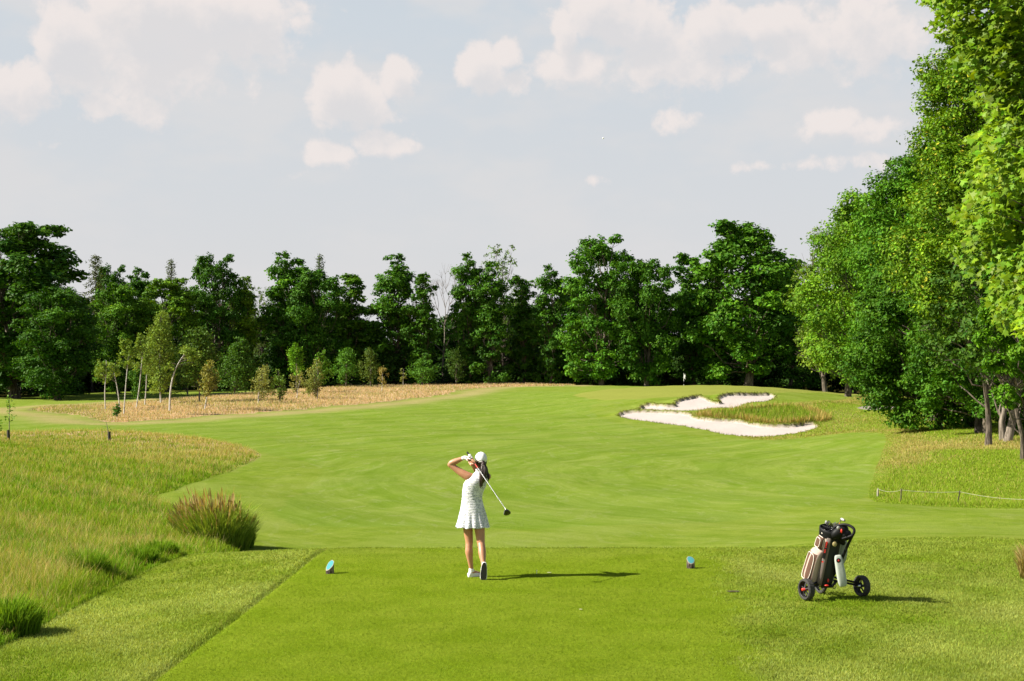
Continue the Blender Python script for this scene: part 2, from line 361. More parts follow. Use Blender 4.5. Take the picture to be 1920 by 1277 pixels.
# ------------------------------------------------------------------ the ground sheet, split where its surface changes
def masks(x, y):
    s = {k: sdf(PX[k], x, y) for k in ('tee', 'rough_left', 'dry_far', 'fairway', 'green', 'rough_right', 'path', 'fescue')}
    dz, b = depress(x, y, True)
    edge = .05 + y * .0012
    def mk_(k, a=0.0, w=1.0): return sst(s[k] + (wob(x, y, 1.3, a) if a else 0), -edge * w, edge * w)
    fair = mk_('fairway', .12); tw = np.where(x > 1, .28, .02); tee = sst(s['tee'] + np.where(x > 1, wob(x, y, 2.4, .12), 0), -tw, tw) * (1 - .5 * sst(y, 20.5, 23.1)); green = mk_('green', .1)
    rl = mk_('rough_left', .05); rr = mk_('rough_right', .25, 2); dry = mk_('dry_far', .4)
    fes = mk_('fescue', .2)
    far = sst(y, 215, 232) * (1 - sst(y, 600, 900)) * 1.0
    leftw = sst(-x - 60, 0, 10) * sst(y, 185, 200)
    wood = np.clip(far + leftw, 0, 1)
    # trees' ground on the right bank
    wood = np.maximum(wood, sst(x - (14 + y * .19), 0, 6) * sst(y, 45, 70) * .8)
    rough = np.clip(rl + rr + fes + dry, 0, 1)
    rim = np.zeros(x.shape)
    d1 = s['rough_left']; ylift = sst(y, 55, 85)
    rim = rl * (1 - sst(d1, 1.0, 9.0)) * ylift
    drr = rr * np.clip(np.exp(-((y - 70 - 3 * np.sin(x * .4)) / 9.0) ** 2) + .35 * sst(y, 85, 100), 0, 1) * np.clip(.35 + .5 * np.sin(x * .45 + y * .13) * np.sin(y * .11 + 1) + .3 * np.sin(x * 1.1 - y * .3), 0, .85)
    dryw = np.clip(dry * .95 + rim * .9 + drr * .8 + rl * .25 * ylift, 0, 1)
    sand = np.zeros(x.shape); lip = np.zeros(x.shape); bs = depress(x, y - .4, True)[1]
    for k in b: sand = np.maximum(sand, sst(b[k], .08, .20)); lip = np.maximum(lip, sst(b[k], -.12, 0.02) * np.where(bs[k] > b[k] + .05, 1.0, .35))
    dd = s['dry_far']; lip = np.maximum(lip, .75 * np.exp(-((dd + .35) / .30) ** 2) * (y < 210) * np.clip(.5 + .7 * np.sin(x * .6) * np.sin(x * .23 + 1), 0, 1)); pale = np.exp(-((dd + 3.2) / 2.4) ** 2) * (dd < 0) * .45 * (y < 215) * (x > -60); dryw = np.maximum(dryw, pale)
    path = sst(s['path'] + wob(x, y, 2, .1), -.1, .1)
    A = dict(tee=tee, fair=fair * (1 - tee), green=green, rough=rough * (1 - tee), dry=dryw, wood=wood, sand=sand, lip=lip, path=path)
    return A, s, b
def build_ground():
    ys = np.concatenate([np.arange(-40, 8, 3.0), np.arange(8, 24, .12), np.arange(24, 60, .25), np.arange(60, 94, .5), np.arange(94, 136, .22), np.arange(136, 262, 1.0), np.geomspace(262, 9000, 34)])
    uf = np.linspace(-.40, .40, 720); oc = np.geomspace(.41, 9, 30)
    u = np.concatenate([-oc[::-1], uf, oc])
    Yg, Ug = np.meshgrid(ys, u, indexing='ij'); Xg = Ug * np.maximum(Yg, 8)
    x, y = Xg.ravel(), Yg.ravel(); z = Z(x, y)
    A, s, b = masks(x, y)
    R, C = Yg.shape; idx = np.arange(R * C).reshape(R, C)
    f = np.stack([idx[:-1, :-1], idx[:-1, 1:], idx[1:, 1:], idx[1:, :-1]], -1).reshape(-1, 4)
    rid = np.zeros(R * C, int)
    rid[A['fair'] > .5] = 1; rid[A['tee'] > .45] = 2; rid[A['green'] > .5] = 3; rid[A['rough'] > .5] = 0; rid[A['path'] > .5] = 4
    for i, k in enumerate(('low', 'high', 'mid')): rid[b[k] > .1] = 5 + i
    fr = rid[f[:, 0]]
    V = np.stack([x, y, z], 1)
    for r, nm in enumerate(('ground', 'fairway', 'tee_box', 'putting_green', 'path', 'bunker', 'bunker', 'bunker')):
        ff = f[fr == r]
        if not len(ff): continue
        used = np.unique(ff); mp = np.zeros(R * C, np.int64); mp[used] = np.arange(len(used))
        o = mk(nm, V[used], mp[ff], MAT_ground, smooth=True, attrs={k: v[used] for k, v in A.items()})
        tag(o, kind='structure')
build_ground()

# ------------------------------------------------------------------ grass
rng = np.random.default_rng(7)
def blades(name, x, y, h, w, lean, colb, colt, label=None, cat=None, kind=None, seg=2, zoff=0.0, az0=None, parent=None, zfun=None):
    n = len(x); z = (zfun or Z)(x, y) + zoff if n else np.zeros(0)
    a = rng.uniform(0, 2 * np.pi, n); la = rng.uniform(0, 2 * np.pi, n) if az0 is None else az0
    wx, wy = np.cos(a) * w / 2, np.sin(a) * w / 2
    lx, ly = np.cos(la) * lean * h, np.sin(la) * lean * h
    B = np.stack([x, y, z], 1)
    if seg == 1:
        V = np.empty((n, 3, 3)); V[:, 0] = B; V[:, 1] = B; V[:, 2] = B
        V[:, 0, 0] -= wx; V[:, 0, 1] -= wy; V[:, 1, 0] += wx; V[:, 1, 1] += wy
        V[:, 2, 0] += lx; V[:, 2, 1] += ly; V[:, 2, 2] += h
        C = np.stack([colb, colb, colt], 1)
        Fc = np.arange(n * 3).reshape(n, 3)
        return mk(name, V.reshape(-1, 3), Fc, MAT_blade, parent, vcol=C.reshape(-1, 3))
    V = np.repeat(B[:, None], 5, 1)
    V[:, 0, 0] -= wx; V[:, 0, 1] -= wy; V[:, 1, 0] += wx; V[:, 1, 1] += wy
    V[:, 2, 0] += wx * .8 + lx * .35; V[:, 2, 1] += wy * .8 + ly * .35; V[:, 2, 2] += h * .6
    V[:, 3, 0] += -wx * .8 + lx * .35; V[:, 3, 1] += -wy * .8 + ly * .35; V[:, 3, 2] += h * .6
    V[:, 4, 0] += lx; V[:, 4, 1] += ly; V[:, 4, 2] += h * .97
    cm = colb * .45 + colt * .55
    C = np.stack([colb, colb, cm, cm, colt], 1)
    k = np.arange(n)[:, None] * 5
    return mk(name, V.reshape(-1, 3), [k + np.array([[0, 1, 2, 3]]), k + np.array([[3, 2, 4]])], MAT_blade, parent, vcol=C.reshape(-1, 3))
def fan(n, y0, y1, u0=-.40, u1=.40, p=1.0):
    """points spread so that near ground gets more of them"""
    r = rng.random(n)
    y = y0 * (y1 / y0) ** r if p == 1.0 else (y0 ** (1 - p) + r * (y1 ** (1 - p) - y0 ** (1 - p))) ** (1 / (1 - p))
    return rng.uniform(u0, u1, n) * y, y
def cvar(n, c, v=.25, hue=.1):
    c = np.array(c)[None, :] if np.ndim(c) == 1 else c
    k = rng.uniform(1 - v, 1 + v, (n, 1)); hshift = rng.uniform(-hue, hue, (n, 1))
    out = c * k; out = out * np.concatenate([1 + hshift, np.ones((n, 1)), 1 - hshift], 1); return out
def patch(x, y, s, seed=0.0):
    return np.clip(.5 + .5 * (np.sin(x * s + seed) * np.sin(y * s * .7 + 2 * seed) + .6 * np.sin(x * s * 2.1 + y * s * 1.4 + seed) + .4 * np.sin(x * s * 4.3 - y * s * 3.1)) / 1.4, 0, 1)
# short turf of the tee and the lawn round it
def turf():
    x, y = fan(520000, 11.2, 27, -.40, .40, 1.6)
    st = sdf(PX['tee'], x, y); sr = sdf(PX['rough_left'], x, y)
    keep = sr < 0.05; x, y, st = x[keep], y[keep], st[keep]
    tee = st + np.where(x > 1, rng.normal(0, .16, len(x)) + wob(x, y, 2.4, .12), 0) > 0.02; n = len(x)
    pt = patch(x, y, 1.1, .7)[:, None]
    base = np.where(tee[:, None], np.array([[.135, .205, .012]]), np.array([[.14, .215, .022]]) * (1 - pt * .5) + np.array([[.30, .33, .09]]) * pt * .5 + .0)
    tip = np.where(tee[:, None], np.array([[.235, .305, .040]]), np.array([[.19, .275, .022]]) * (1 - pt) + np.where(x < 0, 1.0, .86)[:, None] * np.array([[.50, .51, .19]]) * pt) * np.where(x < 0, 1.35, 1.12)[:, None] * np.array([[.95, 1.03, 1.1]])  # tips left of centre brightened for the sun on the sloping apron
    h = np.where(tee, rng.uniform(.006, .018, n), rng.uniform(.012, .040, n)); w = np.where(tee, .006, .008) * (y / 15)
    rgt = (x > 2.5) & (~tee); h = np.where(rgt, h * .9, h)
    fb = (sst(y + rng.normal(0, .35, n), 20.0, 23.2) * .65)[:, None]; base = base * (1 - fb) + np.array([[.19, .265, .035]]) * fb; tip = tip * (1 - fb) + np.array([[.30, .38, .085]]) * fb
    tv = (.86 + .26 * patch(x, y, 1.7, 2.9))[:, None] * (.94 + .12 * patch(x, y, 5.3, .4))[:, None]; base = base * tv; tip = tip * tv; spk = rng.random(n) < .012; tip[spk] = [.50, .46, .22]
    sel = tee
    for nm, s_ in (('tee_turf', sel), ('lawn_turf', ~sel)):
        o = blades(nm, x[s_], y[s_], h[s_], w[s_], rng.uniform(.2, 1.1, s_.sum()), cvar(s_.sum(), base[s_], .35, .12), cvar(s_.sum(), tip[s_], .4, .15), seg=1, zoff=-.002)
        tag(o, 'closely mown fine turf on the tee around the golfer' if nm[0] == 't' else 'longer striped lawn grass on both sides of the tee', 'grass', kind='stuff')
turf()
def tall():
    # meadow on the left
    x, y = fan(480000, 12.5, 105, -.43, -.13, 1.45)
    s = sdf(PX['rough_left'], x, y); k = s > -.03; x, y, s = x[k], y[k], s[k]; n = len(x)
    p = patch(x, y, .55, 1.7); q = patch(x, y, 1.9, .3); far = sst(y, 50, 80)
    dry = np.clip(p * .75 + q * .35 - .15 + far * (1 - sst(s, 1, 10)) * .6, 0, 1)
    near_edge = (1 - sst(s, .1, .7)) * sst(-y, -40, -20)
    dry = dry * (1 - near_edge * .8)
    isdry = rng.random(n) < dry * (.24 + .42 * far) + .04
    h = np.where(isdry, rng.uniform(.18, .42, n), rng.uniform(.10, .28, n)) * (.65 + .75 * q) * (1 - .25 * far)
    edgeh = sst(s, 0, .4) * .65 + .35; h *= edgeh
    w = np.where(isdry, .0045, .0075) * np.maximum(y / 22, .9)
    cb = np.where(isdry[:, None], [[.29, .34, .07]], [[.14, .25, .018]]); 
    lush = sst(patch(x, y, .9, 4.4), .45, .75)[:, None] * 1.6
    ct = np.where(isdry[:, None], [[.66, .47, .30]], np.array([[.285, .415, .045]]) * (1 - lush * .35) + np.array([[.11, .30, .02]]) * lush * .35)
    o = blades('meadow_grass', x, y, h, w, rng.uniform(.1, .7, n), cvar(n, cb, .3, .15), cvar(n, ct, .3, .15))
    tag(o, 'tall unmown meadow grass left of the tee, green with dry pinkish seed heads', 'grass', kind='stuff')
    # dry strip in front of the birches
    x, y = fan(230000, 95, 245, -.43, .07, 1.0)
    s = sdf(PX['dry_far'], x, y); k = s > -.1; x, y, s = x[k], y[k], s[k]; n = len(x)
    p = patch(x, y, .12, 2.2) ; isg = rng.random(n) < .25 + .3 * (p > .7) + .45 * sst(-x / y, .26, .31)
    h = rng.uniform(.10, .32, n); w = .00036 * y
    cb = np.where(isg[:, None], [[.24, .28, .08]], [[.52, .385, .30]]); ct = np.where(isg[:, None], [[.42, .42, .22]], [[.80, .57, .54]])
    o = blades('dry_grass', x, y, h, w, rng.uniform(.1, .6, n), cvar(n, cb, .3, .1), cvar(n, ct, .25, .1), seg=1)
    tag(o, 'pale pinkish dry grass strip between fairway and birches', 'grass', kind='stuff')
    # right hand rough
    x, y = fan(520000, 40, 190, .12, .43, 1.3)
    s = sdf(PX['rough_right'], x, y); _, b = depress(x, y, True)
    k = (s > -.1) & (b['low'] < 0.1) & (b['high'] < .1) & (b['mid'] < .1) & (sdf(PX['path'], x, y) < 0); x, y, s = x[k], y[k], s[k]; n = len(x)
    d = .62 * np.exp(-((y - 70 - 3 * np.sin(x * .4)) / 8.0) ** 2) * sst(patch(x, y, .33, 3.3), .15, .6) + .5 * (1 - sst(s, .8, 3.0)) * sst(y, 58, 66) + .30 * sst(y, 85, 100) * patch(x, y, .25, 1.0); isd = rng.random(n) < np.clip(d, 0.04, .6)
    h = np.where(isd, rng.uniform(.05, .16, n), rng.uniform(.03, .10, n)); h *= .35 + .65 * sst(s, 0, 1.0); h *= 1 + 1.0 * np.exp(-((s - .9) / .8) ** 2) * (y < 56); w = .00038 * y
    cb = np.where(isd[:, None], [[.30, .27, .09]], [[.19, .29, .028]]); ct = np.where(isd[:, None], [[.60, .47, .26]], [[.32, .44, .06]])
    o = blades('rough_grass', x, y, h, w, rng.uniform(.2, .8, n), cvar(n, cb, .3, .15), cvar(n, ct, .3, .15), seg=1)
    tag(o, 'patchy green and straw rough under the trees on the right bank', 'grass', kind='stuff')
    # fescue between the bunkers
    x, y = fan(60000, 98, 140, .11, .25, 1.0)
    s = sdf(PX['fescue'], x, y); _, b = depress(x, y, True)
    k = (s > -.15) & (b['low'] < 0.25) & (b['high'] < .2) & (b['mid'] < .25); x, y, s = x[k], y[k], s[k]; n = len(x)
    isd = rng.random(n) < np.where(s < .9, .7, .12)
    h = rng.uniform(.25, .65, n); cb = np.where(isd[:, None], [[.25, .2, .06]], [[.11, .18, .02]]); ct = np.where(isd[:, None], [[.62, .42, .22]], [[.26, .38, .05]])
    o = blades('fescue_grass', x, y, h, np.full(n, .05), rng.uniform(.1, .7, n), cvar(n, cb, .3, .1), cvar(n, ct, .3, .1), seg=1)
    tag(o, 'long grass bank with straw edges between the two white bunkers', 'grass', kind='stuff')
    # ragged grass hanging over the bunker lips
    xs, ys_ = [], []
    for k_ in ('low', 'high', 'mid'):
        Pk = PX['bunk_' + k_]; Q = np.roll(Pk, -1, 0); m = 260; i = rng.integers(0, len(Pk), m * 6); t_ = rng.random(m * 6)[:, None]
        pp = Pk[i] * (1 - t_) + Q[i] * t_ + rng.normal(0, .10, (m * 6, 2)); xs.append(pp[:, 0]); ys_.append(pp[:, 1])
    x, y = np.concatenate(xs), np.concatenate(ys_); n = len(x)
    o = blades('lip_grass', x, y, rng.uniform(.05, .16, n), np.full(n, .05), rng.uniform(.3, 1.2, n), cvar(n, [.14, .17, .035], .3, .1), cvar(n, [.28, .30, .08], .3, .15), seg=1)
    tag(o, 'ragged dark fringe of turf on the bunker lips', 'grass', kind='stuff')
tall()
def tuft(c, r, n, hmax, rad, cb, ct, label, seeds=0, group=None, name='grass_clump', lean=.5, asp=1.0):
    x0, y0, _ = G(c, r); z0 = Z(x0, y0)
    root = empty(name, (x0, y0, z0), 0, label, 'grass clump', group)
    rr = np.sqrt(rng.random(n)) * rad; a = rng.uniform(0, 2 * np.pi, n)
    x, y = np.cos(a) * rr, np.sin(a) * rr * asp
    h = hmax * (.35 + .65 * rng.random(n)) * (1 - .45 * (rr / rad) ** 2)
    zf = lambda X, Y: Z(X + x0, Y + y0) - z0
    blades('leaf', x, y, h, np.full(n, .012 + y0 * .0002), rng.uniform(.1, lean, n), cvar(n, cb, .3, .1), cvar(n, ct, .35, .15), parent=root, zfun=zf, az0=a + rng.normal(0, .6, n))
    if seeds:
        h = hmax * rng.uniform(.62, 1.22, seeds) * (1 - .42 * (rr[:seeds] / rad) ** 2); x, y = x[:seeds] * .9, y[:seeds] * .9
        V, Fq, Cc = [], [], []
        for i in range(seeds):
            az_ = rng.uniform(0, 2 * np.pi) ; ln = rng.uniform(.05, .3) * h[i]
            b = np.array([x[i], y[i], float(zf(np.array([x[i]]), np.array([y[i]]))[0])]); t_ = b + [math.cos(az_) * ln - .10 * h[i] + x[i] * .35, math.sin(az_) * ln + y[i] * .35, h[i]]
            for s0, s1, w0, w1, cc in ((0, .72, .004, .004, (.25, .25, .08)), (.72, .86, .005, .011, (.34, .235, .12)), (.86, 1.0, .011, .002, (.42, .30, .17))):
                p, q = b + (t_ - b) * s0, b + (t_ - b) * s1; aa = rng.uniform(0, 3.14); wv = np.array([math.cos(aa), math.sin(aa), 0]) * (1 + y0 * .02)
                k = len(V); V += [p - wv * w0, p + wv * w0, q + wv * w1, q - wv * w1]; Fq.append([k, k + 1, k + 2, k + 3]); Cc += [cc] * 4
        mk('seed_head', np.array(V), np.array(Fq), MAT_blade, root, vcol=np.array(Cc) * rng.uniform(.7, 1.3, (len(Cc), 1)))
    return root
tuft(408, 1026, 6500, 1.12, .66, [.15, .25, .03], [.32, .42, .09], 'tall reedy grass clump with brown seed heads at the meadow corner', 420, asp=.8, lean=.8)
tuft(448, 1026, 2200, .60, .30, [.08, .16, .02], [.18, .30, .04], 'lower leafy tuft at the foot of the reedy clump', 0, lean=.5)
tuft(370, 1010, 2200, .85, .45, [.11, .16, .02], [.26, .28, .08], 'leaning tuft on the left flank of the reedy clump', 260, lean=.8)
for (c, r, n, h, rd, lb) in ((165, 1092, 2400, .55, .26, 'lush green tuft on the meadow edge, left of the tee'), (12, 1190, 3000, .52, .34, 'lush green tuft in the lower left corner'),
                            (300, 1046, 1600, .36, .28, 'low dark tuft nearest the reedy clump'), (262, 1058, 1600, .34, .26, 'low dark tuft between two others on the mown edge'), (1936, 1085, 1200, .60, .16, 'straw coloured grass clump at the right edge')):
    straw = c > 1800
    tuft(c, r, n, h, rd, [.2, .18, .05] if straw else [.09, .19, .016], [.52, .40, .22] if straw else [.20, .34, .035], lb, 0, lean=.5)

# ------------------------------------------------------------------ trees
def tube(path, rad, sides=7):
    path = np.asarray(path, float); rad = np.asarray(rad, float); n = len(path)
    tg = np.gradient(path, axis=0); tg /= np.linalg.norm(tg, axis=1)[:, None] + 1e-9
    ref = np.where(np.abs(tg[:, 2:3]) > .9, [[1, 0, 0]], [[0, 0, 1]]); a = np.cross(tg, ref); a /= np.linalg.norm(a, axis=1)[:, None]; b = np.cross(tg, a)
    for i in range(1, n):
        if np.dot(a[i], a[i - 1]) < 0: a[i] *= -1; b[i] *= -1
    th = np.linspace(0, 2 * np.pi, sides, endpoint=False)
    V = path[:, None] + rad[:, None, None] * (np.cos(th)[None, :, None] * a[:, None] + np.sin(th)[None, :, None] * b[:, None])
    i = np.arange(n - 1)[:, None] * sides; j = np.arange(sides)[None, :]; j2 = (j + 1) % sides
    Fq = np.stack([i + j, i + j2, i + sides + j2, i + sides + j], -1).reshape(-1, 4)
    return V.reshape(-1, 3), Fq
class Bag:
    def __init__(s): s.V = []; s.F = {}; s.n = 0
    def add(s, V, *Fs):
        for f in Fs: s.F.setdefault(np.shape(f)[1], []).append(np.asarray(f) + s.n)
        s.V.append(np.asarray(V)); s.n += len(V)
    def build(s, name, mat, parent=None, smooth=True):
        return mk(name, np.concatenate(s.V), [np.concatenate(f) for f in s.F.values()], mat, parent, smooth=smooth)
def unit(v): return v / (np.linalg.norm(v, axis=-1, keepdims=True) + 1e-9)
MAPLE = np.array([(0, -.5), (.12, -.28), (.42, -.30), (.33, -.12), (.55, .10), (.30, .12), (.26, .22), (.13, .14), (0, .58), (-.13, .14), (-.26, .22), (-.30, .12), (-.55, .10), (-.33, -.12), (-.42, -.30), (-.12, -.28)])
def leaves(name, c, nrm, size, col, mat, parent, shape='diamond', r=None):
    r = r or rng; n = len(c); nrm = unit(nrm); ref = unit(r.normal(size=(n, 3))); a = unit(np.cross(nrm, ref)); b = np.cross(nrm, a); s = size[:, None]
    if shape == 'maple':
        P = MAPLE; m = len(P)
        V = c[:, None] + s[:, None] * (P[None, :, :1] * a[:, None] + P[None, :, 1:] * b[:, None]) 
        V = V + (nrm[:, None] * (np.abs(P[None, :, :1]) * -.35) * s[:, None])
        Vc = np.concatenate([c[:, None], V], 1)                       # fan round the middle, so the leaf can droop
        k = np.arange(n)[:, None, None] * (m + 1); i = np.arange(m)
        Fq = (k + np.stack([np.zeros(m, int), 1 + i, 1 + (i + 1) % m], 1)[None]).reshape(-1, 3)
        return mk(name, Vc.reshape(-1, 3), Fq, mat, parent, vcol=np.repeat(col, m + 1, 0))
    V = np.stack([c - a * s * .5, c - b * s * .32 + nrm * s * .08, c + a * s * .5, c + b * s * .32 + nrm * s * .08], 1)
    return mk(name, V.reshape(-1, 3), np.arange(n * 4).reshape(n, 4), mat, parent, vcol=np.repeat(col, 4, 0))
def sphere_pts(r, n, up=0.0):
    v = unit(r.normal(size=(n, 3)) + [0, 0, up]); return v
def make_tree(kind, H, Wd, cb=.18, seed=0, lobes=34, sub=20, lv=18, leaf=.42, prof=None, colr=(.05, .10, .018), lobe_r=.25, sparse=0.0, trunk_r=.3, bark=None, trunks=1,
              shape='diamond', tone=.35, droop=0.0, yellow=0.0, offset=(0, 0), mat=None, inner=.35, flat=.75, twig=.0, name='tree'):
    """one tree in metres standing at the origin: returns an Empty with a trunk and a crown"""
    r = np.random.default_rng(seed); root = empty(name, (0, 0, 0))
    prof = prof or [(0, .55), (.15, .9), (.4, 1.0), (.7, .92), (.88, .72), (1, .42)]
    pt, pr = zip(*prof); R = Wd / 2; z0 = H * cb; CH = H - z0
    B = Bag(); tops = []
    ox, oy = offset
    for k in range(trunks):
        n = 9; t = np.linspace(0, 1, n); wob_ = np.cumsum(r.normal(0, .012 * H, (n, 2)), 0); wob_ -= wob_[0]
        path = np.stack([wob_[:, 0] + ox * t ** 1.5 + (k - (trunks - 1) / 2) * .6, wob_[:, 1] + oy * t ** 1.5, t * H * .86], 1); path[0, 2] = -.3
        rad = trunk_r * (1 - .93 * t) * (1 + .35 * np.exp(-t * 30)); B.add(*tube(path, rad, 9)); tops.append(path)
    LC, LR = [], []
    ga = 2.399963
    for i in range(lobes):
        t = (i + .5) / lobes; t = t ** .85; ang_ = i * ga + r.uniform(-.5, .5)
        env = np.interp(t, pt, pr) * R
        rad = env * (1 - inner * r.random()) if r.random() > .2 else env * r.uniform(.1, .6)
        lr = lobe_r * R * r.uniform(.65, 1.25) * (.6 + .4 * np.interp(t, pt, pr)); rad = max(0, rad - lr * .6)
        LC.append([ox * ((z0 + t * CH) / H) ** 1.5 + math.cos(ang_) * rad, oy + math.sin(ang_) * rad, z0 + t * CH - lr * .4 + r.normal(0, .02 * H)]); LR.append(lr)
    LC, LR = np.array(LC), np.array(LR)
    for i in range(lobes):
        path = tops[i % trunks]; h = np.clip(LC[i, 2] - r.uniform(.12, .3) * H - .3 * R, .12 * H, .8 * H); j = np.interp(h, path[:, 2], np.arange(len(path)))
        s_ = np.array([np.interp(j, np.arange(len(path)), path[:, k]) for k in range(3)])
        t = np.linspace(0, 1, 6)[:, None]; mid = (s_ + LC[i]) / 2 + [0, 0, -.06 * H * r.random()] + r.normal(0, .02 * H, 3)
        p = s_ * (1 - t) ** 2 + mid * 2 * t * (1 - t) + LC[i] * t ** 2; p[1:-1] += r.normal(0, .012 * H, (4, 3))
        rr = trunk_r * .36 * (1 - .85 * t[:, 0]) * (1 - .5 * h / H); B.add(*tube(p, np.maximum(rr, .012), 5))
        for k in range(3 if twig <= 0 else int(twig)):
            e = LC[i] + sphere_pts(r, 1)[0] * LR[i] * r.uniform(.7, 1.05); mid = (p[4] + e) / 2 + r.normal(0, .1 * LR[i], 3)
            B.add(*tube(np.array([p[4], mid, e]), np.array([.3, .2, .06]) * rr[3] + .008, 4))
    B.build('trunk', bark or MAT_bark, root)
    if lv > 0:
        C, N, T_ = [], [], []
        for i in range(lobes):
            keep = 1 - sparse * r.random()
            ns = max(3, int(1.15 * sub * keep * (LR[i] / LR.mean()) ** 1.5)); d = sphere_pts(r, ns, .25)
            sc_ = LC[i] + d * LR[i] * r.uniform(.55, 1.08, (ns, 1)) * [1, 1, flat]
            tn = r.normal(0, tone * .5, ns) + r.normal(0, tone * .5)
            m = ns * lv; si = np.repeat(np.arange(ns), lv)
            pp = sc_[si] + r.normal(size=(m, 3)) * LR[i] * .20 * [1, 1, .6]
            pp[:, 2] -= droop * np.abs(r.normal(size=m)) * LR[i]
            C.append(pp); N.append(d[si] * .9 + [0, 0, .55] + r.normal(size=(m, 3)) * .55); T_.append(tn[si])
        C, N, T_ = np.concatenate(C), np.concatenate(N), np.concatenate(T_); n = len(C)
        col = np.array(colr)[None] * np.exp(np.clip(T_, -.8, .8) + r.normal(0, .18, n))[:, None]
        hs = r.normal(0, .08, (n, 1)) + T_[:, None] * .15; col = col * np.concatenate([1 + hs * 1.5, np.ones((n, 1)), 1 - hs], 1)
        if yellow > 0:
            yb = r.random(n) < yellow; col[yb] = np.array([.34, .30, .03]) * r.uniform(.7, 1.3, (yb.sum(), 1))
        ok = C[:, 2] > .15; C, N, col = C[ok], N[ok], col[ok]
        leaves('crown', C, N, leaf * r.uniform(.6, 1.25, len(C)), np.clip(col, .003, .6), mat or MAT_leaf, root, shape, r)
    return root
def conifer(H, Wd, seed, colr, sparse=.3, leaf=.35, name='conifer'):
    r = np.random.default_rng(seed); root = empty(name, (0, 0, 0)); B = Bag()
    path = np.stack([np.cumsum(r.normal(0, .05, 12)), np.cumsum(r.normal(0, .05, 12)), np.linspace(-.3, H, 12)], 1); B.add(*tube(path, np.linspace(.28, .02, 12), 7))
    C, N = [], []
    for i in range(110):
        t = (i + r.random()) / 110; z = H * (.12 + .87 * t); L = Wd / 2 * (1 - t) ** .75 * r.uniform(.55, 1.15) + .25; a = i * 2.4 + r.normal(0, .3)
        s_ = np.array([np.interp(z, path[:, 2], path[:, 0]), np.interp(z, path[:, 2], path[:, 1]), z]); tt = np.linspace(0, 1, 5)[:, None]
        up = r.uniform(-.1, .35) if t < .8 else .5
        p = s_ + np.concatenate([math.cos(a) * L * tt, math.sin(a) * L * tt, L * (up * tt - .35 * tt ** 2 * (t < .85))], 1)
        B.add(*tube(p, np.linspace(.05, .012, 5), 4))
        m = int(115 * L / (Wd / 2) * (1 - sparse * r.random())) + 25; q = r.random(m) ** .7
        c = np.stack([np.interp(q, tt[:, 0], p[:, k]) for k in range(3)], 1) + r.normal(0, .16, (m, 3)) * [1, 1, .7]; c[:, 2] -= np.abs(r.normal(0, .28, m)) * q
        C.append(c); N.append(r.normal(size=(m, 3)) + [0, 0, .5])
    B.build('trunk', MAT_bark, root); C, N = np.concatenate(C), np.concatenate(N); n = len(C)
    col = np.array(colr)[None] * np.exp(r.normal(0, .3, (n, 1)))
    leaves('crown', C, N, leaf * r.uniform(.6, 1.2, n), col, MAT_leaf, root, r=r); return root
def bare_tree(H, Wd, seed, name='bare_tree', depth=6, mat=None):
    r = np.random.default_rng(seed); root = empty(name, (0, 0, 0)); B = Bag()
    def grow(p, d, L, rad, k):
        q = p + d * L; m = (p + q) / 2 + r.normal(0, .05 * L, 3); B.add(*tube(np.array([p, m, q]), np.array([rad, rad * .85, rad * .68]), 5 if k < 4 else 4))
        if k == 0: return
        for i in range(3 if k > 1 else 4):
            nd = unit(d + r.normal(0, .42, 3) * [Wd / H * 2.2, Wd / H * 2.2, 1] + [0, 0, .18]); grow(q, nd, L * r.uniform(.62, .85), rad * .60, k - 1)
    grow(np.array([0, 0, -.3]), np.array([0, 0, 1.0]), H * .33, .2, depth)
    B.build('trunk', mat or MAT_greybark, root); return root
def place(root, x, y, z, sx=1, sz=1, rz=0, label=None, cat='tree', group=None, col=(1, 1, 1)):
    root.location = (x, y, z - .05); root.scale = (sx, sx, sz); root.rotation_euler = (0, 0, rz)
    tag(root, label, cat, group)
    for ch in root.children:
        if ch.name.startswith('crown'): ch.color = (*col, 1)

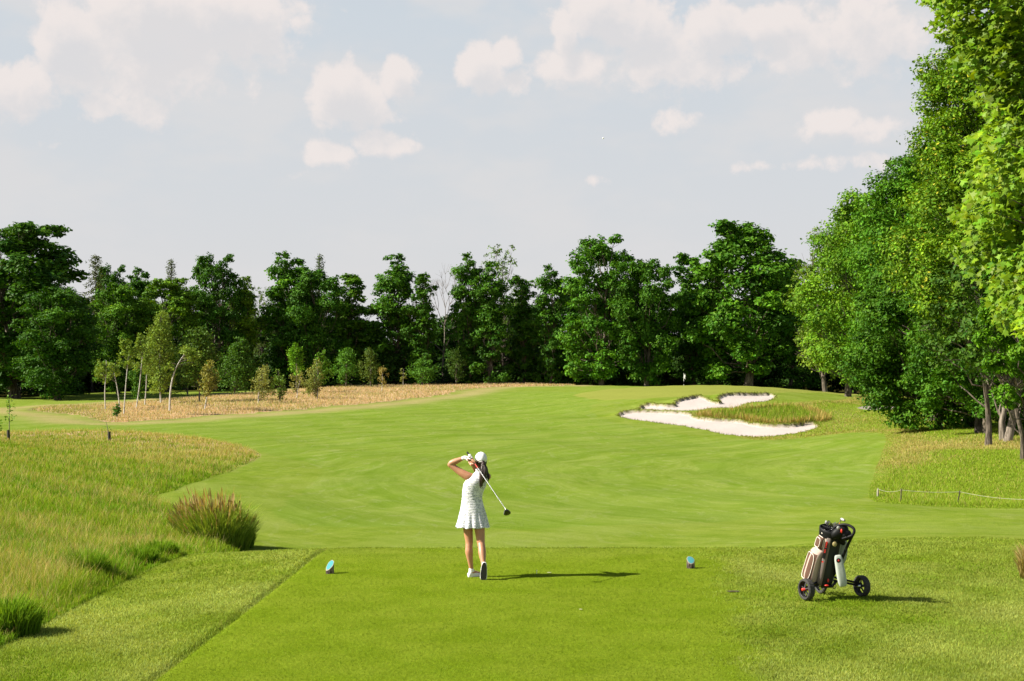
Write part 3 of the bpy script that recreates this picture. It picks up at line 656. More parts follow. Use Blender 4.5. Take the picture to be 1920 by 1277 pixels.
OAK = (.050, .118, .010)
protos = {}
def proto(key):
    if key in protos: return protos[key]
    k = dict(
      oak0=lambda: make_tree('oak', 22, 15, .10, 11, 46, 30, 20, .52, colr=OAK, lobe_r=.27, trunk_r=.45, tone=.3),
      oak1=lambda: make_tree('oak', 22, 15, .14, 12, 40, 30, 20, .52, colr=OAK, lobe_r=.29, trunk_r=.45, prof=[(0, .75), (.2, 1), (.5, .95), (.75, .95), (.92, .7), (1, .45)], tone=.3),
      oak2=lambda: make_tree('oak', 22, 15, .08, 13, 52, 28, 20, .50, colr=OAK, lobe_r=.25, trunk_r=.42, prof=[(0, .8), (.25, .95), (.5, 1), (.7, .85), (.85, .8), (1, .4)], sparse=.4, tone=.3),
      slim0=lambda: make_tree('slim', 22, 9, .06, 14, 44, 24, 19, .50, colr=OAK, lobe_r=.36, trunk_r=.3, prof=[(0, .9), (.3, 1), (.6, .9), (.8, .9), (.93, .75), (1, .5)], sparse=.5, inner=.5),
      slim1=lambda: make_tree('slim', 22, 9, .05, 15, 38, 24, 19, .50, colr=OAK, lobe_r=.38, trunk_r=.3, prof=[(0, 1), (.25, 1), (.5, .8), (.7, 1), (.9, .85), (1, .5)], sparse=.6, inner=.5),
      slim2=lambda: make_tree('slim', 22, 9, .08, 16, 40, 24, 19, .50, colr=OAK, lobe_r=.34, trunk_r=.3, prof=[(0, .9), (.3, .9), (.5, 1), (.75, .9), (1, .55)], sparse=.6, inner=.6),
      airy=lambda: make_tree('airy', 22, 11, .15, 17, 46, 10, 13, .36, colr=(.085, .135, .022), lobe_r=.25, trunk_r=.28, sparse=.7, tone=.3, flat=.9),
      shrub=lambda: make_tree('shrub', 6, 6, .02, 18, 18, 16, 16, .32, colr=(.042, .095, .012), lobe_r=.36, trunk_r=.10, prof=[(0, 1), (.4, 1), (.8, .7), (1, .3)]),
      con0=lambda: conifer(22, 8, 21, (.060, .085, .022), .45, .24), con1=lambda: conifer(22, 6.5, 22, (.10, .12, .060), .6, .22))[key]()
    protos[key] = k; k['used'] = 0; return k
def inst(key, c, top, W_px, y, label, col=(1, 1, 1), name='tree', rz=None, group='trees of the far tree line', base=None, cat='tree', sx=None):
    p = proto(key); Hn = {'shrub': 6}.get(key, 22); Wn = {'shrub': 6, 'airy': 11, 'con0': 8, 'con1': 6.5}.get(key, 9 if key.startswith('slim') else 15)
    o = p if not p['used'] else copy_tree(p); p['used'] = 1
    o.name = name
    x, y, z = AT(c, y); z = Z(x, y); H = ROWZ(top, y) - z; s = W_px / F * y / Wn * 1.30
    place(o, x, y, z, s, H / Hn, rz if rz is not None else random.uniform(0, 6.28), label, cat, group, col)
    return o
random.seed(5)
# (kind, name, column, top row, width px, distance, label, colour)
FAR = [
 ('oak0', 'oak_tree', 30, 418, 235, 188, 'massive dark oak at the left edge, tallest on the left', (.9, .9, .9)),
 ('oak1', 'oak_tree', 108, 540, 130, 176, 'lower bushy oak just right of the massive left oak', (.8, .85, .8)),
 ('con0', 'larch_tree', 176, 476, 90, 232, 'scraggly larch with a bent tip beside the massive left oak', (1.3, 1.1, 1.0)),
 ('oak2', 'oak_tree', 208, 500, 78, 240, 'dark rounded oak immediately behind the scraggly larch', (.9, .95, .9)),
 ('oak1', 'maple_tree', 222, 532, 95, 212, 'lighter green round maple right of the scraggly larch', (1.5, 1.35, 1.1)),
 ('slim0', 'ash_tree', 262, 508, 62, 236, 'thin dark ash right of the lighter round maple', (.95, 1, .9)),
 ('con1', 'spruce_tree', 322, 484, 62, 250, 'grey pointed spruce poking above the olive crown', (1, 1, 1.1)),
 ('oak0', 'willow_tree', 312, 522, 115, 216, 'olive broad crown in front of the grey spruce', (1.9, 1.5, 1.2)),
 ('oak2', 'oak_tree', 402, 480, 108, 222, 'dark pointed oak between the olive crown and a yellowish one', (.85, .9, .85)),
 ('slim1', 'willow_tree', 458, 528, 60, 226, 'narrow yellowish crown right of the dark pointed oak', (1.9, 1.4, 1.1)),
 ('airy', 'ash_tree', 492, 535, 45, 240, 'small grey half bare ash in the dip of the tree line', (1.0, .95, 1.2)),
 ('slim0', 'oak_tree', 540, 480, 85, 228, 'tall double topped oak right of the half bare ash', (1.1, 1.15, .95)),
 ('con1', 'spruce_tree', 597, 474, 58, 246, 'grey spruce tip behind a tall green oak', (.9, 1, 1)),
 ('oak1', 'oak_tree', 590, 505, 100, 226, 'bushy oak under the grey spruce tip', (1, 1.05, .95)),
 ('slim2', 'oak_tree', 664, 514, 92, 232, 'flat topped oak with a yellowish tip left of a forked tall oak', (1.25, 1.15, 1)),
 ('slim1', 'oak_tree', 742, 488, 92, 230, 'forked tall oak standing free left of the bare tree', (.95, 1, .95)),
 ('slim2', 'oak_tree', 790, 515, 62, 226, 'slender oak touching the bare tree on its left', (1.05, 1.05, 1)),
 ('slim0', 'oak_tree', 878, 482, 58, 228, 'slender tall oak touching the bare tree on its right', (.95, 1, .9)),
 ('airy', 'ash_tree', 940, 454, 82, 238, 'tall pale see-through ash in the middle of the line', (1.1, 1.15, 1)),
 ('slim1', 'oak_tree', 918, 500, 66, 226, 'dense dark oak in front of the pale see-through ash', (.9, .95, .9)),
 ('slim2', 'oak_tree', 982, 518, 66, 230, 'oak with a ragged level top right of the see-through ash', (.9, .95, .9)),
 ('slim0', 'oak_tree', 1032, 503, 54, 226, 'narrow oak with a knobbly tip left of a big bright oak', (.95, 1, .95)),
 ('oak2', 'oak_tree', 1128, 446, 142, 218, 'big bright oak with a peaked crown left of the flag', (1.15, 1.2, 1)),
 ('oak1', 'oak_tree', 1212, 486, 105, 214, 'rounded oak directly left above the flag', (1.1, 1.1, 1)),
 ('slim2', 'oak_tree', 1300, 476, 92, 222, 'thin topped oak directly right above the flag', (1.0, 1.05, .95)),
 ('oak0', 'oak_tree', 1402, 416, 195, 212, 'widest and tallest oak of the far line, right of the flag', (1.15, 1.15, 1)),
 ('slim1', 'oak_tree', 1482, 505, 90, 225, 'dark oak filling the gap behind the widest oak', (.8, .85, .8)),
 ('airy', 'ash_tree', 1548, 422, 125, 190, 'airy pale ash between the widest oak and the right bank trees', (1.35, 1.25, 1.1)),
]
for k, nm, c, top, w, y, lb, col in FAR: inst(k, c, top, w, y, lb, col, nm)
# deeper rows of the wood, leaf tint darkened for the shade in there
BACK = [(-40, 500, 150, 225), (70, 520, 120, 235), (150, 560, 110, 250), (245, 560, 110, 255), (350, 545, 110, 250), (440, 560, 110, 252), (500, 590, 90, 255), (560, 540, 100, 255), (620, 560, 90, 255),
        (690, 600, 70, 258), (770, 640, 70, 260), (850, 590, 70, 255), (900, 560, 90, 258), (960, 560, 90, 255), (1010, 570, 80, 257), (1070, 540, 90, 250), (1165, 530, 110, 245), (1250, 550, 110, 245),
        (1335, 530, 110, 240), (1450, 540, 120, 240), (1520, 560, 120, 240), (1600, 540, 140, 230), (1700, 520, 160, 220), (1800, 500, 180, 220), (1900, 480, 180, 220), (-120, 450, 200, 200)]
wood_words = ['behind the massive left oak', 'behind the scraggly larch', 'behind the olive crown', 'behind the bare tree', 'behind the big bright oak', 'behind the widest oak', 'behind the right bank trees']
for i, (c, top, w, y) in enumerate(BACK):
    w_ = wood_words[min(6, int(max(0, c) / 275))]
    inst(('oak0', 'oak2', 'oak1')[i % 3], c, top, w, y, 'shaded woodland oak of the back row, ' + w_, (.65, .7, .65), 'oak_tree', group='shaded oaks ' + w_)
# undergrowth along the foot of the wood, its shadow put into a darker leaf tint
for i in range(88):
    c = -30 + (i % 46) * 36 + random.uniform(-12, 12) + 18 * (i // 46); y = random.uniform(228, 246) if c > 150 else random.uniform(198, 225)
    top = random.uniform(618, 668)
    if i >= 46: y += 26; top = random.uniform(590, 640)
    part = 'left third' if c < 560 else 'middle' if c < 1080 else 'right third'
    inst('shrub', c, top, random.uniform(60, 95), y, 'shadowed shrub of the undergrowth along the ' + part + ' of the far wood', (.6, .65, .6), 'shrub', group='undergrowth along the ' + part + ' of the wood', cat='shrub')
# pale leafless tree
bt = bare_tree(17, 6.5, 4, depth=5); x, y, z = AT(832, 236); place(bt, x, y, Z(x, y), 1.0, (ROWZ(492, y) - z) / 17 * .82, .4, 'pale leafless tree standing up from the middle of the tree line', 'tree')

# ---- birches and young trees in the dry grass
def birch(base, pts, crown, label, col=(.175, .235, .04), n=2300, leaf=.22, rad=.062, bark=None, name='birch_tree', cat='tree', group='young birches in the dry grass', dr=.35, y0=None, kind='col'):
    """pts: (col,row) up the stem; crown: list of (col,row,half width px,half height px)"""
    x0, y0_, _ = G(*base) if y0 is None else AT(base[0], y0)
    lim = 219 if base[0] > 300 else 190
    if y0_ > lim: x0, y0_, _ = AT(base[0], lim - 3 * (base[0] % 3))
    z0 = Z(x0, y0_); root = empty(name, (x0, y0_, z0), 0, label, cat, group)
    P = [np.array([0, 0, -.1])]
    for c, r_ in pts: P.append(np.array([(c - CX) / F * y0_ - x0, rng.normal(0, .08), ROWZ(r_, y0_) - z0]))
    P = np.array(P); t = np.linspace(0, len(P) - 1, len(P) * 4); Q = np.stack([np.interp(t, np.arange(len(P)), P[:, k]) for k in range(3)], 1)
    Q = np.stack([np.convolve(np.pad(Q[:, k], 2, mode='edge'), np.ones(5) / 5, 'valid') for k in range(3)], 1)
    B = Bag(); B.add(*tube(Q, np.linspace(rad, rad * .3, len(Q)), 7)); px = y0_ / F; TW = Bag()
    C, N = [], []
    for (cc, rr, hw, hh) in crown:
        ctr = np.array([(cc - CX) * px - x0, 0, ROWZ(rr, y0_) - z0]); S = np.array([hw * px, hw * px, hh * px])
        m = int(n * 1.4 * (hw * hh) / 900); d = sphere_pts(rng, m) * rng.random((m, 1)) ** .45
        ns = max(10, m // 22); cl = sphere_pts(rng, ns) * rng.uniform(.35, 1.0, (ns, 1)); k = rng.integers(0, ns, m)
        taper = 1 - .35 * np.clip(cl[k][:, 2:3], 0, 1)
        p = ctr + (cl[k] * [1, 1, 1]) * S * np.concatenate([taper, taper, np.ones_like(taper)], 1) + rng.normal(0, 1, (m, 3)) * S * [.14, .14, .09]; p[:, 2] -= np.abs(rng.normal(0, dr * .35, m)) * S[2] * .4
        C.append(p); N.append(rng.normal(size=(m, 3)) + [0, 0, .4])
        for i in range(ns):
            e = ctr + cl[i] * S; j = np.argmin(np.abs(Q[:, 2] - (e[2] - .35 * S[2]))); s_ = Q[j]
            TW.add(*tube(np.array([s_, (s_ + e) / 2 + [0, 0, .1 * S[2]], e]), np.array([.018, .012, .006]), 4))
    B.build('trunk', bark or MAT_birch, root); TW.build('branches', MAT_bark, root)
    C, N = np.concatenate(C), np.concatenate(N); ok = C[:, 2] > .2; C, N = C[ok], N[ok]
    leaves('crown', C, N, leaf * rng.uniform(.6, 1.2, len(C)), cvar(len(C), col, .35, .12), MAT_leaf, root); root.children[-1].color = (1, 1, 1, 1)
    return root
G1 = 'slender white birches at the left of the dry strip'
birch((198, 770), [(197, 735), (199, 700), (199, 672)], [(192, 695, 17, 26)], 'leftmost slender white birch of the row, with a slight kink', n=900)
birch((225, 767), [(222, 735), (216, 706), (212, 688)], [(211, 695, 17, 22)], 'second birch from the left, bending leftward under a small crown', n=900)
birch((232, 780), [(236, 730), (240, 690), (242, 655)], [(239, 662, 17, 30), (232, 640, 12, 12)], 'third birch from the left, tall and thin with its foot lowest', n=1000)
birch((255, 768), [(262, 720), (266, 680), (268, 655)], [(265, 665, 18, 34), (262, 640, 12, 15)], 'fourth birch from the left, leaning right from a dark stake', n=1000)
birch((271, 762), [(274, 730), (275, 700), (276, 680)], [(279, 685, 16, 24)], 'fifth birch from the left, short straight stem', n=900)
birch((302, 758), [(300, 720), (300, 680), (299, 600)], [(298, 650, 30, 52), (303, 610, 20, 35), (303, 710, 27, 33)], 'full tall birch with a long leafy crown and twin stems', n=1500, rad=.10)
birch((318, 773), [(319, 735), (325, 702), (336, 678), (352, 655)], [(352, 660, 26, 14), (366, 668, 16, 16), (318, 690, 14, 12)], 'arching white birch bowed over to the right', n=1000, rad=.095)
birch((383, 770), [(388, 745), (392, 720), (394, 700)], [(393, 712, 21, 36)], 'small slanting birch in front of two fuller trees', col=(.22, .20, .06), n=1100)
birch((484, 757), [(485, 735), (492, 710), (497, 690)], [(492, 716, 24, 34)], 'wispy young birch right of the dense round tree', col=(.22, .22, .07), n=1000, rad=.05)
birch((525, 756), [(524, 735), (524, 710), (522, 690)], [(524, 722, 18, 30)], 'small leafy sapling beside the wispy birch', col=(.12, .19, .035), n=1100, rad=.04, bark=MAT_bark)
birch((556, 748), [(560, 725), (566, 700)], [(560, 712, 17, 28)], 'thin birch with a leaning bare stem left of a feathery one', col=(.22, .21, .07), n=700, rad=.05)
birch((595, 749), [(596, 725), (596, 700), (592, 670)], [(592, 708, 17, 40), (576, 722, 14, 20)], 'feathery pale birch, the tallest of the middle group', col=(.21, .22, .07), n=1100, rad=.05)
birch((716, 735), [(717, 712), (717, 690)], [(717, 705, 12, 22)], 'little straw coloured birch at the right end of the strip', col=(.26, .20, .07), n=900, rad=.045)
birch((756, 722), [(756, 705), (757, 690)], [(757, 702, 10, 16)], 'tiny pale birch left of the round green bush', col=(.2, .2, .06), n=900, rad=.04)
G2 = 'young green trees in front of the wood'
yt = [((374, 754), 610, (370, 668, 42, 56), (.075, .13, .02), 'olive young tree behind the small slanting birch', 1500),
      ((440, 741), 632, (444, 690, 38, 48), (.06, .125, .015), 'dense round young tree on two pale stems', 1700),
      ((556, 736), 640, (554, 676, 20, 32), (.13, .26, .018), 'bright lime sapling left of the middle group', 1300),
      ((590, 738), 655, (602, 690, 20, 28), (.10, .20, .02), 'bright green sapling behind the feathery birch', 1200),
      ((649, 722), 650, (648, 684, 28, 32), (.08, .18, .02), 'vivid green young maple in front of the dark wood', 1300),
      ((695, 722), 650, (692, 688, 20, 32), (.09, .13, .025), 'slim olive young tree right of the vivid maple', 1200),
      ((792, 720), 668, (793, 695, 30, 25), (.075, .17, .02), 'round green bush by itself near the end of the strip', 1500),
      ((855, 718), 650, (855, 684, 20, 32), (.055, .10, .018), 'dark small tree right of the round green bush', 1300),
      ((100, 738), 655, (112, 690, 42, 32), (.05, .11, .015), 'low spreading tree in the shade of the massive oak', 1400),
      ((262, 752), 690, (262, 712, 22, 34), (.06, .13, .015), 'dark green young tree among the slender birches', 1500),
      ((352, 742), 640, (338, 700, 26, 40), (.07, .12, .02), 'olive young tree behind the arching birch', 1200)]
for (b_, top, cr, col, lb, n) in yt:
    birch(b_, [(b_[0], b_[1] - 20), (b_[0] + 1, (b_[1] + top) / 2), (cr[0], top + 12)], [cr, (cr[0] + 2, top + 16, cr[2] * .55, 16)], lb, col=col, n=n, leaf=.30, rad=.10, bark=MAT_greybark, name='young_tree', group=G2)
# ---- small saplings in their guards, near left
MAT_guard = simple('guard', (.035, .032, .022), .8)
def sapling(base, top, stake_top, lb, nl, wpx, leaf=.14, lean=0):
    x0, y0, _ = G(*base); z0 = Z(x0, y0); root = empty('sapling', (x0, y0, z0), 0, lb, 'sapling'); px = y0 / F
    h = ROWZ(top, y0) - z0; hs = ROWZ(stake_top, y0) - z0
    B = Bag(); Q = np.array([[0, 0, 0], [lean * .3 * px, .02, h * .4], [lean * px, 0, h]]); B.add(*tube(Q, [.03, .025, .012], 6)); B.build('stem', MAT_greybark, root)
    B = Bag(); B.add(*tube(np.array([[-.02, 0, 0], [-.04, 0, hs * .5], [-.05, 0, hs]]), [.09, .095, .085], 10)); B.build('tree_guard', MAT_guard, root)
    t = rng.random(nl); c = np.stack([lean * px * t, 0 * t, h * (.45 + .6 * t)], 1) + rng.normal(0, 1, (nl, 3)) * [wpx * px, wpx * px, .06 * h]
    leaves('foliage', c, rng.normal(size=(nl, 3)) + [0, 0, .7], leaf * rng.uniform(.7, 1.3, nl), cvar(nl, [.13, .22, .03], .35, .1), MAT_leaf, root); root.children[-1].color = (1, 1, 1, 1)
    return root
sapling((17, 826), 748, 806, 'leafy sapling in a dark guard at the left edge of the meadow', 110, 5)
sapling((206, 829), 788, 809, 'nearly leafless sapling leaning in a dark guard', 8, 3, .12, -8)
sapling((-6, 838), 790, 820, 'sapling cut by the left frame edge', 120, 5)
tb = make_tree('bush', 1.2, 1.1, .02, 55, 7, 10, 14, .14, colr=(.07, .16, .02), lobe_r=.5, trunk_r=.03, name='bush')
x, y, _ = G(219, 783); place(tb, x, y, Z(x, y), .9, 1.0, 0, 'small round green bush at the lower edge of the dry strip', 'bush')

# ---- trees of the right bank
def at_tree(o, c, y, lb, col=(1, 1, 1), rz=0.0, dx=0):
    x, y, _ = AT(c, y); place(o, x + dx, y, Z(x + dx, y), 1, 1, rz, lb, 'tree', None, col)
# light green locust, further off
y = 135.; z = Z((1650 - CX) / F * y, y)
o = make_tree('locust', ROWZ(365, y) - z, 330 / F * y, .16, 31, 90, 36, 22, .31, colr=(.098, .185, .012), lobe_r=.22, trunk_r=.35, tone=.3, sparse=.3, twig=4, name='locust_tree', prof=[(0, .6), (.1, .8), (.3, 1), (.55, .95), (.8, .8), (1, .5)])
at_tree(o, 1650, y, 'light green spreading locust on the right, leaning over the rough behind the bunkers')
o = make_tree('locust', 17, 13, .2, 32, 56, 34, 22, .31, colr=(.12, .18, .022), lobe_r=.24, trunk_r=.3, tone=.3, sparse=.3, twig=4, name='locust_tree', prof=[(0, .8), (.2, 1), (.5, .9), (.8, .6), (1, .25)])
at_tree(o, 1590, 150., 'lower olive locust with bare twiggy branches behind the spreading one')
# dark low hanging oak
y = 88.; x = (1730 - CX) / F * y; z = Z(x, y)
H_ = ROWZ(500, y) - z
o = make_tree('oak', H_, 345 / F * y, .10, 33, 110, 40, 24, .21, colr=(.046, .108, .007), lobe_r=.22, trunk_r=.22, tone=.25, twig=4, name='oak_tree', prof=[(0, .55), (.12, .9), (.35, 1), (.7, .95), (1, .6)])
at_tree(o, 1758, y, 'dark green oak whose branches hang almost to the grass, right of the bunkers')
y = 80.; x = (1850 - CX) / F * y; z = Z(x, y)
o = make_tree('oak', ROWZ(440, y) - z, 300 / F * y, .15, 43, 90, 40, 24, .20, colr=(.048, .118, .008), lobe_r=.22, trunk_r=.22, tone=.25, twig=4, name='oak_tree', prof=[(0, .7), (.12, .95), (.35, 1), (.7, .95), (1, .6)])
at_tree(o, 1850, y, 'deep green oak between the hanging oak and the right frame edge')
# tall yellow green field maple
y = 72.; x = (1810 - CX) / F * y; z = Z(x, y)
o = make_tree('maple', ROWZ(55, y) - z, 440 / F * y, .30, 34, 150, 44, 26, .19, colr=(.100, .175, .009), lobe_r=.22, trunk_r=.18, tone=.3, yellow=.03, twig=4, name='maple_tree', bark=MAT_greybark, prof=[(0, .8), (.2, .95), (.4, 1), (.65, .92), (.85, .8), (1, .5)])
at_tree(o, 1885, y, 'tall yellow green maple with a pale straight trunk, highest crown behind the close maple leaves')
y = 100.; x = (1760 - CX) / F * y; z = Z(x, y)
o = make_tree('maple', ROWZ(290, y) - z, 350 / F * y, .22, 35, 110, 38, 24, .24, colr=(.070, .160, .010), lobe_r=.24, trunk_r=.28, tone=.3, twig=3, name='maple_tree', prof=[(0, .8), (.2, .95), (.4, 1), (.65, .92), (.85, .8), (1, .5)])
at_tree(o, 1748, y, 'mid green maple filling the bank between the hanging oak and the locust')
y = 112.; x = (1800 - CX) / F * y; z = Z(x, y)
o = make_tree('maple', ROWZ(300, y) - z, 300 / F * y, .22, 45, 80, 30, 20, .24, colr=(.06, .13, .010), lobe_r=.24, trunk_r=.28, tone=.3, name='maple_tree')
at_tree(o, 1850, y, 'darker maple deep inside the right bank wood behind the others')
# tree with slanting trunk on the far right, low leafy branches
y = 58.; x = (1930 - CX) / F * y; z = Z(x, y)
o = make_tree('ash', ROWZ(330, y) - z, 230 / F * y, .24, 36, 70, 36, 24, .16, colr=(.082, .175, .009), lobe_r=.25, trunk_r=.17, tone=.3, twig=4, name='ash_tree', offset=(-.5, 0), prof=[(0, .6), (.2, .9), (.5, 1), (.8, .9), (1, .5)])
at_tree(o, 1955, y, 'ash with a thin slanting trunk and low leafy branches at the right edge')
# bare lower trunks seen under the crowns
def trunk_only(base, w, lean, lb, H=9, y=None, bark=None):
    x, y, _ = G(*base) if y is None else AT(base[0], y)
    o = make_tree('stem', H, 5.5, .45, int(base[0] * 7 + w), 18, 16, 14, .24, colr=(.05, .10, .012), lobe_r=.3, trunk_r=w / 2 / F * y, name='oak_tree', bark=bark, offset=(lean, 0))
    place(o, x, y, Z(x, y), 1, 1, 0, lb, 'tree', None)
trunk_only((1853, 836), 12, -1.6, 'dark leaning trunk just left of the pale straight trunk')
trunk_only((1835, 812), 13, -1.2, 'dark trunk second to the left of the pale straight trunk')
trunk_only((1882, 826), 13, -.2, 'pale stout straight trunk under the right bank crowns', bark=MAT_greybark)
trunk_only((1808, 790), 8, .2, 'thin grey trunk in the shade of the right bank', bark=MAT_greybark)
trunk_only((1919, 862), 10, -1.8, 'dark thin trunk slanting in from the right edge')
trunk_only((1720, 770), 12, 0, 'short pale trunk glimpsed behind the hanging oak', H=8, bark=MAT_greybark)
trunk_only((1908, 800), 7, 1, 'grey trunk behind and right of the pale straight trunk', bark=MAT_greybark)
# the close maple: real lobed leaves
def close_maple():
    r = np.random.default_rng(77); y0 = 22.0; cx_, cz = 12.4, 6.6; root = empty('maple_tree', (12.6, y0 + .5, Z(12.6, y0 + .5) - .05), 0, 'close maple with big bright lobed leaves along the right frame edge', 'tree')
    org = np.array([12.6, y0 + .5, Z(12.6, y0 + .5) - .05])
    B = Bag(); tr = np.array([[0, 0, -.3], [.05, 0, 1.5], [0, .1, 4], [-.1, .1, 7], [0, 0, 11.5]]); B.add(*tube(tr, [.30, .24, .20, .14, .05], 10))
    # left outline of the crown at several heights (column, row)
    edge = [(-60, 1700), (0, 1738), (35, 1768), (70, 1770), (100, 1800), (150, 1830), (220, 1850), (270, 1838), (330, 1806), (380, 1800), (440, 1815), (480, 1795), (520, 1810), (560, 1830), (600, 1880), (650, 1935)]
    C, N, T_ = [], [], []
    for i in range(215):
        row = r.uniform(-330, 640); z = ROWZ(row, y0); ec = np.interp(row, [e[0] for e in edge], [e[1] for e in edge]); xl = (ec - CX) / F * y0 + .22
        depth = r.random() ** 1.6
        x = xl + depth * 5.0; yy = y0 + r.normal(0, 1.0 + depth * 1.6)
        e = np.array([x * yy / y0, yy, z]) - org
        s_ = np.array([0, 0, np.clip(e[2] - 1.6 - r.random(), 1.8, 10.5)]); mid = (s_ + e) / 2 + [0, 0, .3] + r.normal(0, .15, 3); t = np.linspace(0, 1, 6)[:, None]
        p = s_ * (1 - t) ** 2 + mid * 2 * t * (1 - t) + e * t ** 2; B.add(*tube(p, np.linspace(.045, .008, 6), 5))
        ns = 10; d = sphere_pts(r, ns, .15); R = r.uniform(.22, .44); tn = r.normal(0, .18)
        sub = e + d * R * [.8, 1, .8]
        m = 16; si = np.repeat(np.arange(ns), m); pp = sub[si] + r.normal(size=(ns * m, 3)) * .15; pp[:, 2] -= np.abs(r.normal(0, .08, ns * m))
        C.append(pp); N.append(np.array([-.55, -.45, .65]) + r.normal(size=(ns * m, 3)) * .45); T_.append(np.full(ns * m, tn))
    B.build('trunk', MAT_bark, root); C, N, T_ = np.concatenate(C), np.concatenate(N), np.concatenate(T_)
    P = C + org; colp = CX + P[:, 0] / P[:, 1] * F; rowp = HZ - (P[:, 2] - CAMZ) / P[:, 1] * F
    ok = colp > np.interp(rowp, [e[0] for e in edge], [e[1] for e in edge]) - 12 + 18 * np.sin(rowp * .09); C, N, T_ = C[ok], N[ok], T_[ok]; n = len(C)
    col = np.array([.132, .205, .008])[None] * np.exp(T_ + r.normal(0, .2, n))[:, None]; hs = r.normal(0, .1, (n, 1)); col = col * np.concatenate([1 + hs * 1.4, np.ones((n, 1)), 1 - hs], 1)
    leaves('crown', C, N, .150 * r.uniform(.6, 1.2, n), col, MAT_maple, root, 'maple', r); root.children[-1].color = (1, 1, 1, 1)
close_maple()
# ------------------------------------------------------------------ golfer
def ring_loft(rings, n=48, fn=None, cap=True):
    """rings: (cx,cy,z,rx,ry); fn(theta, i, r) may change the radius"""
    th = np.linspace(0, 2 * np.pi, n, endpoint=False); V = []
    for i, (cx, cy, z, rx, ry) in enumerate(rings):
        k = np.ones(n) if fn is None else fn(th, i)
        V.append(np.stack([cx + rx * k * np.cos(th), cy + ry * k * np.sin(th), np.full(n, z)], 1))
    R = len(rings); i = np.arange(R - 1)[:, None] * n; j = np.arange(n)[None]; j2 = (j + 1) % n
    Fq = np.stack([i + j, i + j2, i + n + j2, i + n + j], -1).reshape(-1, 4); V = np.concatenate(V)
    if not cap: return V, Fq, np.zeros((0, 3), int)
    a, b = len(V), len(V) + 1; V = np.vstack([V, [[rings[0][0], rings[0][1], rings[0][2]]], [[rings[-1][0], rings[-1][1], rings[-1][2]]]])
    t1 = np.stack([np.full(n, a), (np.arange(n) + 1) % n, np.arange(n)], 1); o = (R - 1) * n; t2 = np.stack([np.full(n, b), o + np.arange(n), o + (np.arange(n) + 1) % n], 1)
    return V, Fq, np.vstack([t1, t2])
def spline(P, k=6):
    """smooth path through rows of numbers"""
    P = np.asarray(P, float); n = len(P); E = np.vstack([2 * P[0] - P[1], P, 2 * P[-1] - P[-2]]); out = []
    for i in range(n - 1):
        p0, p1, p2, p3 = E[i:i + 4]
        for t in np.linspace(0, 1, k, endpoint=False):
            out.append(.5 * ((2 * p1) + (-p0 + p2) * t + (2 * p0 - 5 * p1 + 4 * p2 - p3) * t * t + (-p0 + 3 * p1 - 3 * p2 + p3) * t ** 3))
    out.append(P[-1]); return np.array(out)
def limb(B, P, sides=14, k=5):
    """closed tapering limb through (x,y,z,r)"""
    S = spline(P, k); c, r = S[:, :3], np.maximum(S[:, 3], .001)
    d0 = unit(c[0] - c[1]); d1 = unit(c[-1] - c[-2])
    c = np.vstack([c[0] + d0 * r[0] * .98, c[0] + d0 * r[0] * .7, c, c[-1] + d1 * r[-1] * .7, c[-1] + d1 * r[-1] * .98]); r = np.concatenate([[r[0] * .12, r[0] * .7], r, [r[-1] * .7, r[-1] * .12]])
    V, Fq = tube(c, r, sides); n = len(V); V = np.vstack([V, c[:1], c[-1:]]); j = np.arange(sides); j2 = (j + 1) % sides; o = n - sides
    B.add(V, Fq, np.vstack([np.stack([np.full(sides, n), j2, j], 1), np.stack([np.full(sides, n + 1), o + j, o + j2], 1)]))
def ellip(B, c, r, n=20, rot=None):
    m = 12; ph = np.linspace(-np.pi / 2 + .12, np.pi / 2 - .12, m)
    V, Fq, Ft = ring_loft([(0, 0, math.sin(p), math.cos(p), math.cos(p)) for p in ph], n); V = V * np.array(r)
    if rot is not None: V = V @ np.array(rot.to_3x3()).T
    B.add(V + np.array(c), Fq, Ft)
def fuse(o, vox, it=4):
    md = o.modifiers.new('r', 'REMESH'); md.mode = 'VOXEL'; md.voxel_size = vox; md.use_smooth_shade = True
    sm = o.modifiers.new('s', 'SMOOTH'); sm.iterations = it; sm.factor = .5
    dg = bpy.context.evaluated_depsgraph_get(); me = bpy.data.meshes.new_from_object(o.evaluated_get(dg)); o.modifiers.clear(); old = o.data
    me.materials.clear()
    for mt in old.materials: me.materials.append(mt)
    o.data = me; me.polygons.foreach_set('use_smooth', np.ones(len(me.polygons), bool)); return o
def skinmat():
    m, t, o = M('skin'); tc = t.node('ShaderNodeTexCoord'); n = t.noise(tc.outputs['Object'], 12, 4, .6); b = t.node('ShaderNodeBsdfPrincipled')
    t.put(b.inputs['Base Color'], t.mix(n, (.40, .18, .095), (.50, .25, .145))); b.inputs['Roughness'].default_value = .45
    b.inputs['Subsurface Weight'].default_value = .12; b.inputs['Subsurface Radius'].default_value = (.02, .008, .004); b.inputs['Subsurface Scale'].default_value = .5
    t.l.new(b.outputs[0], o.inputs[0]); return m
MAT_skin = skinmat()
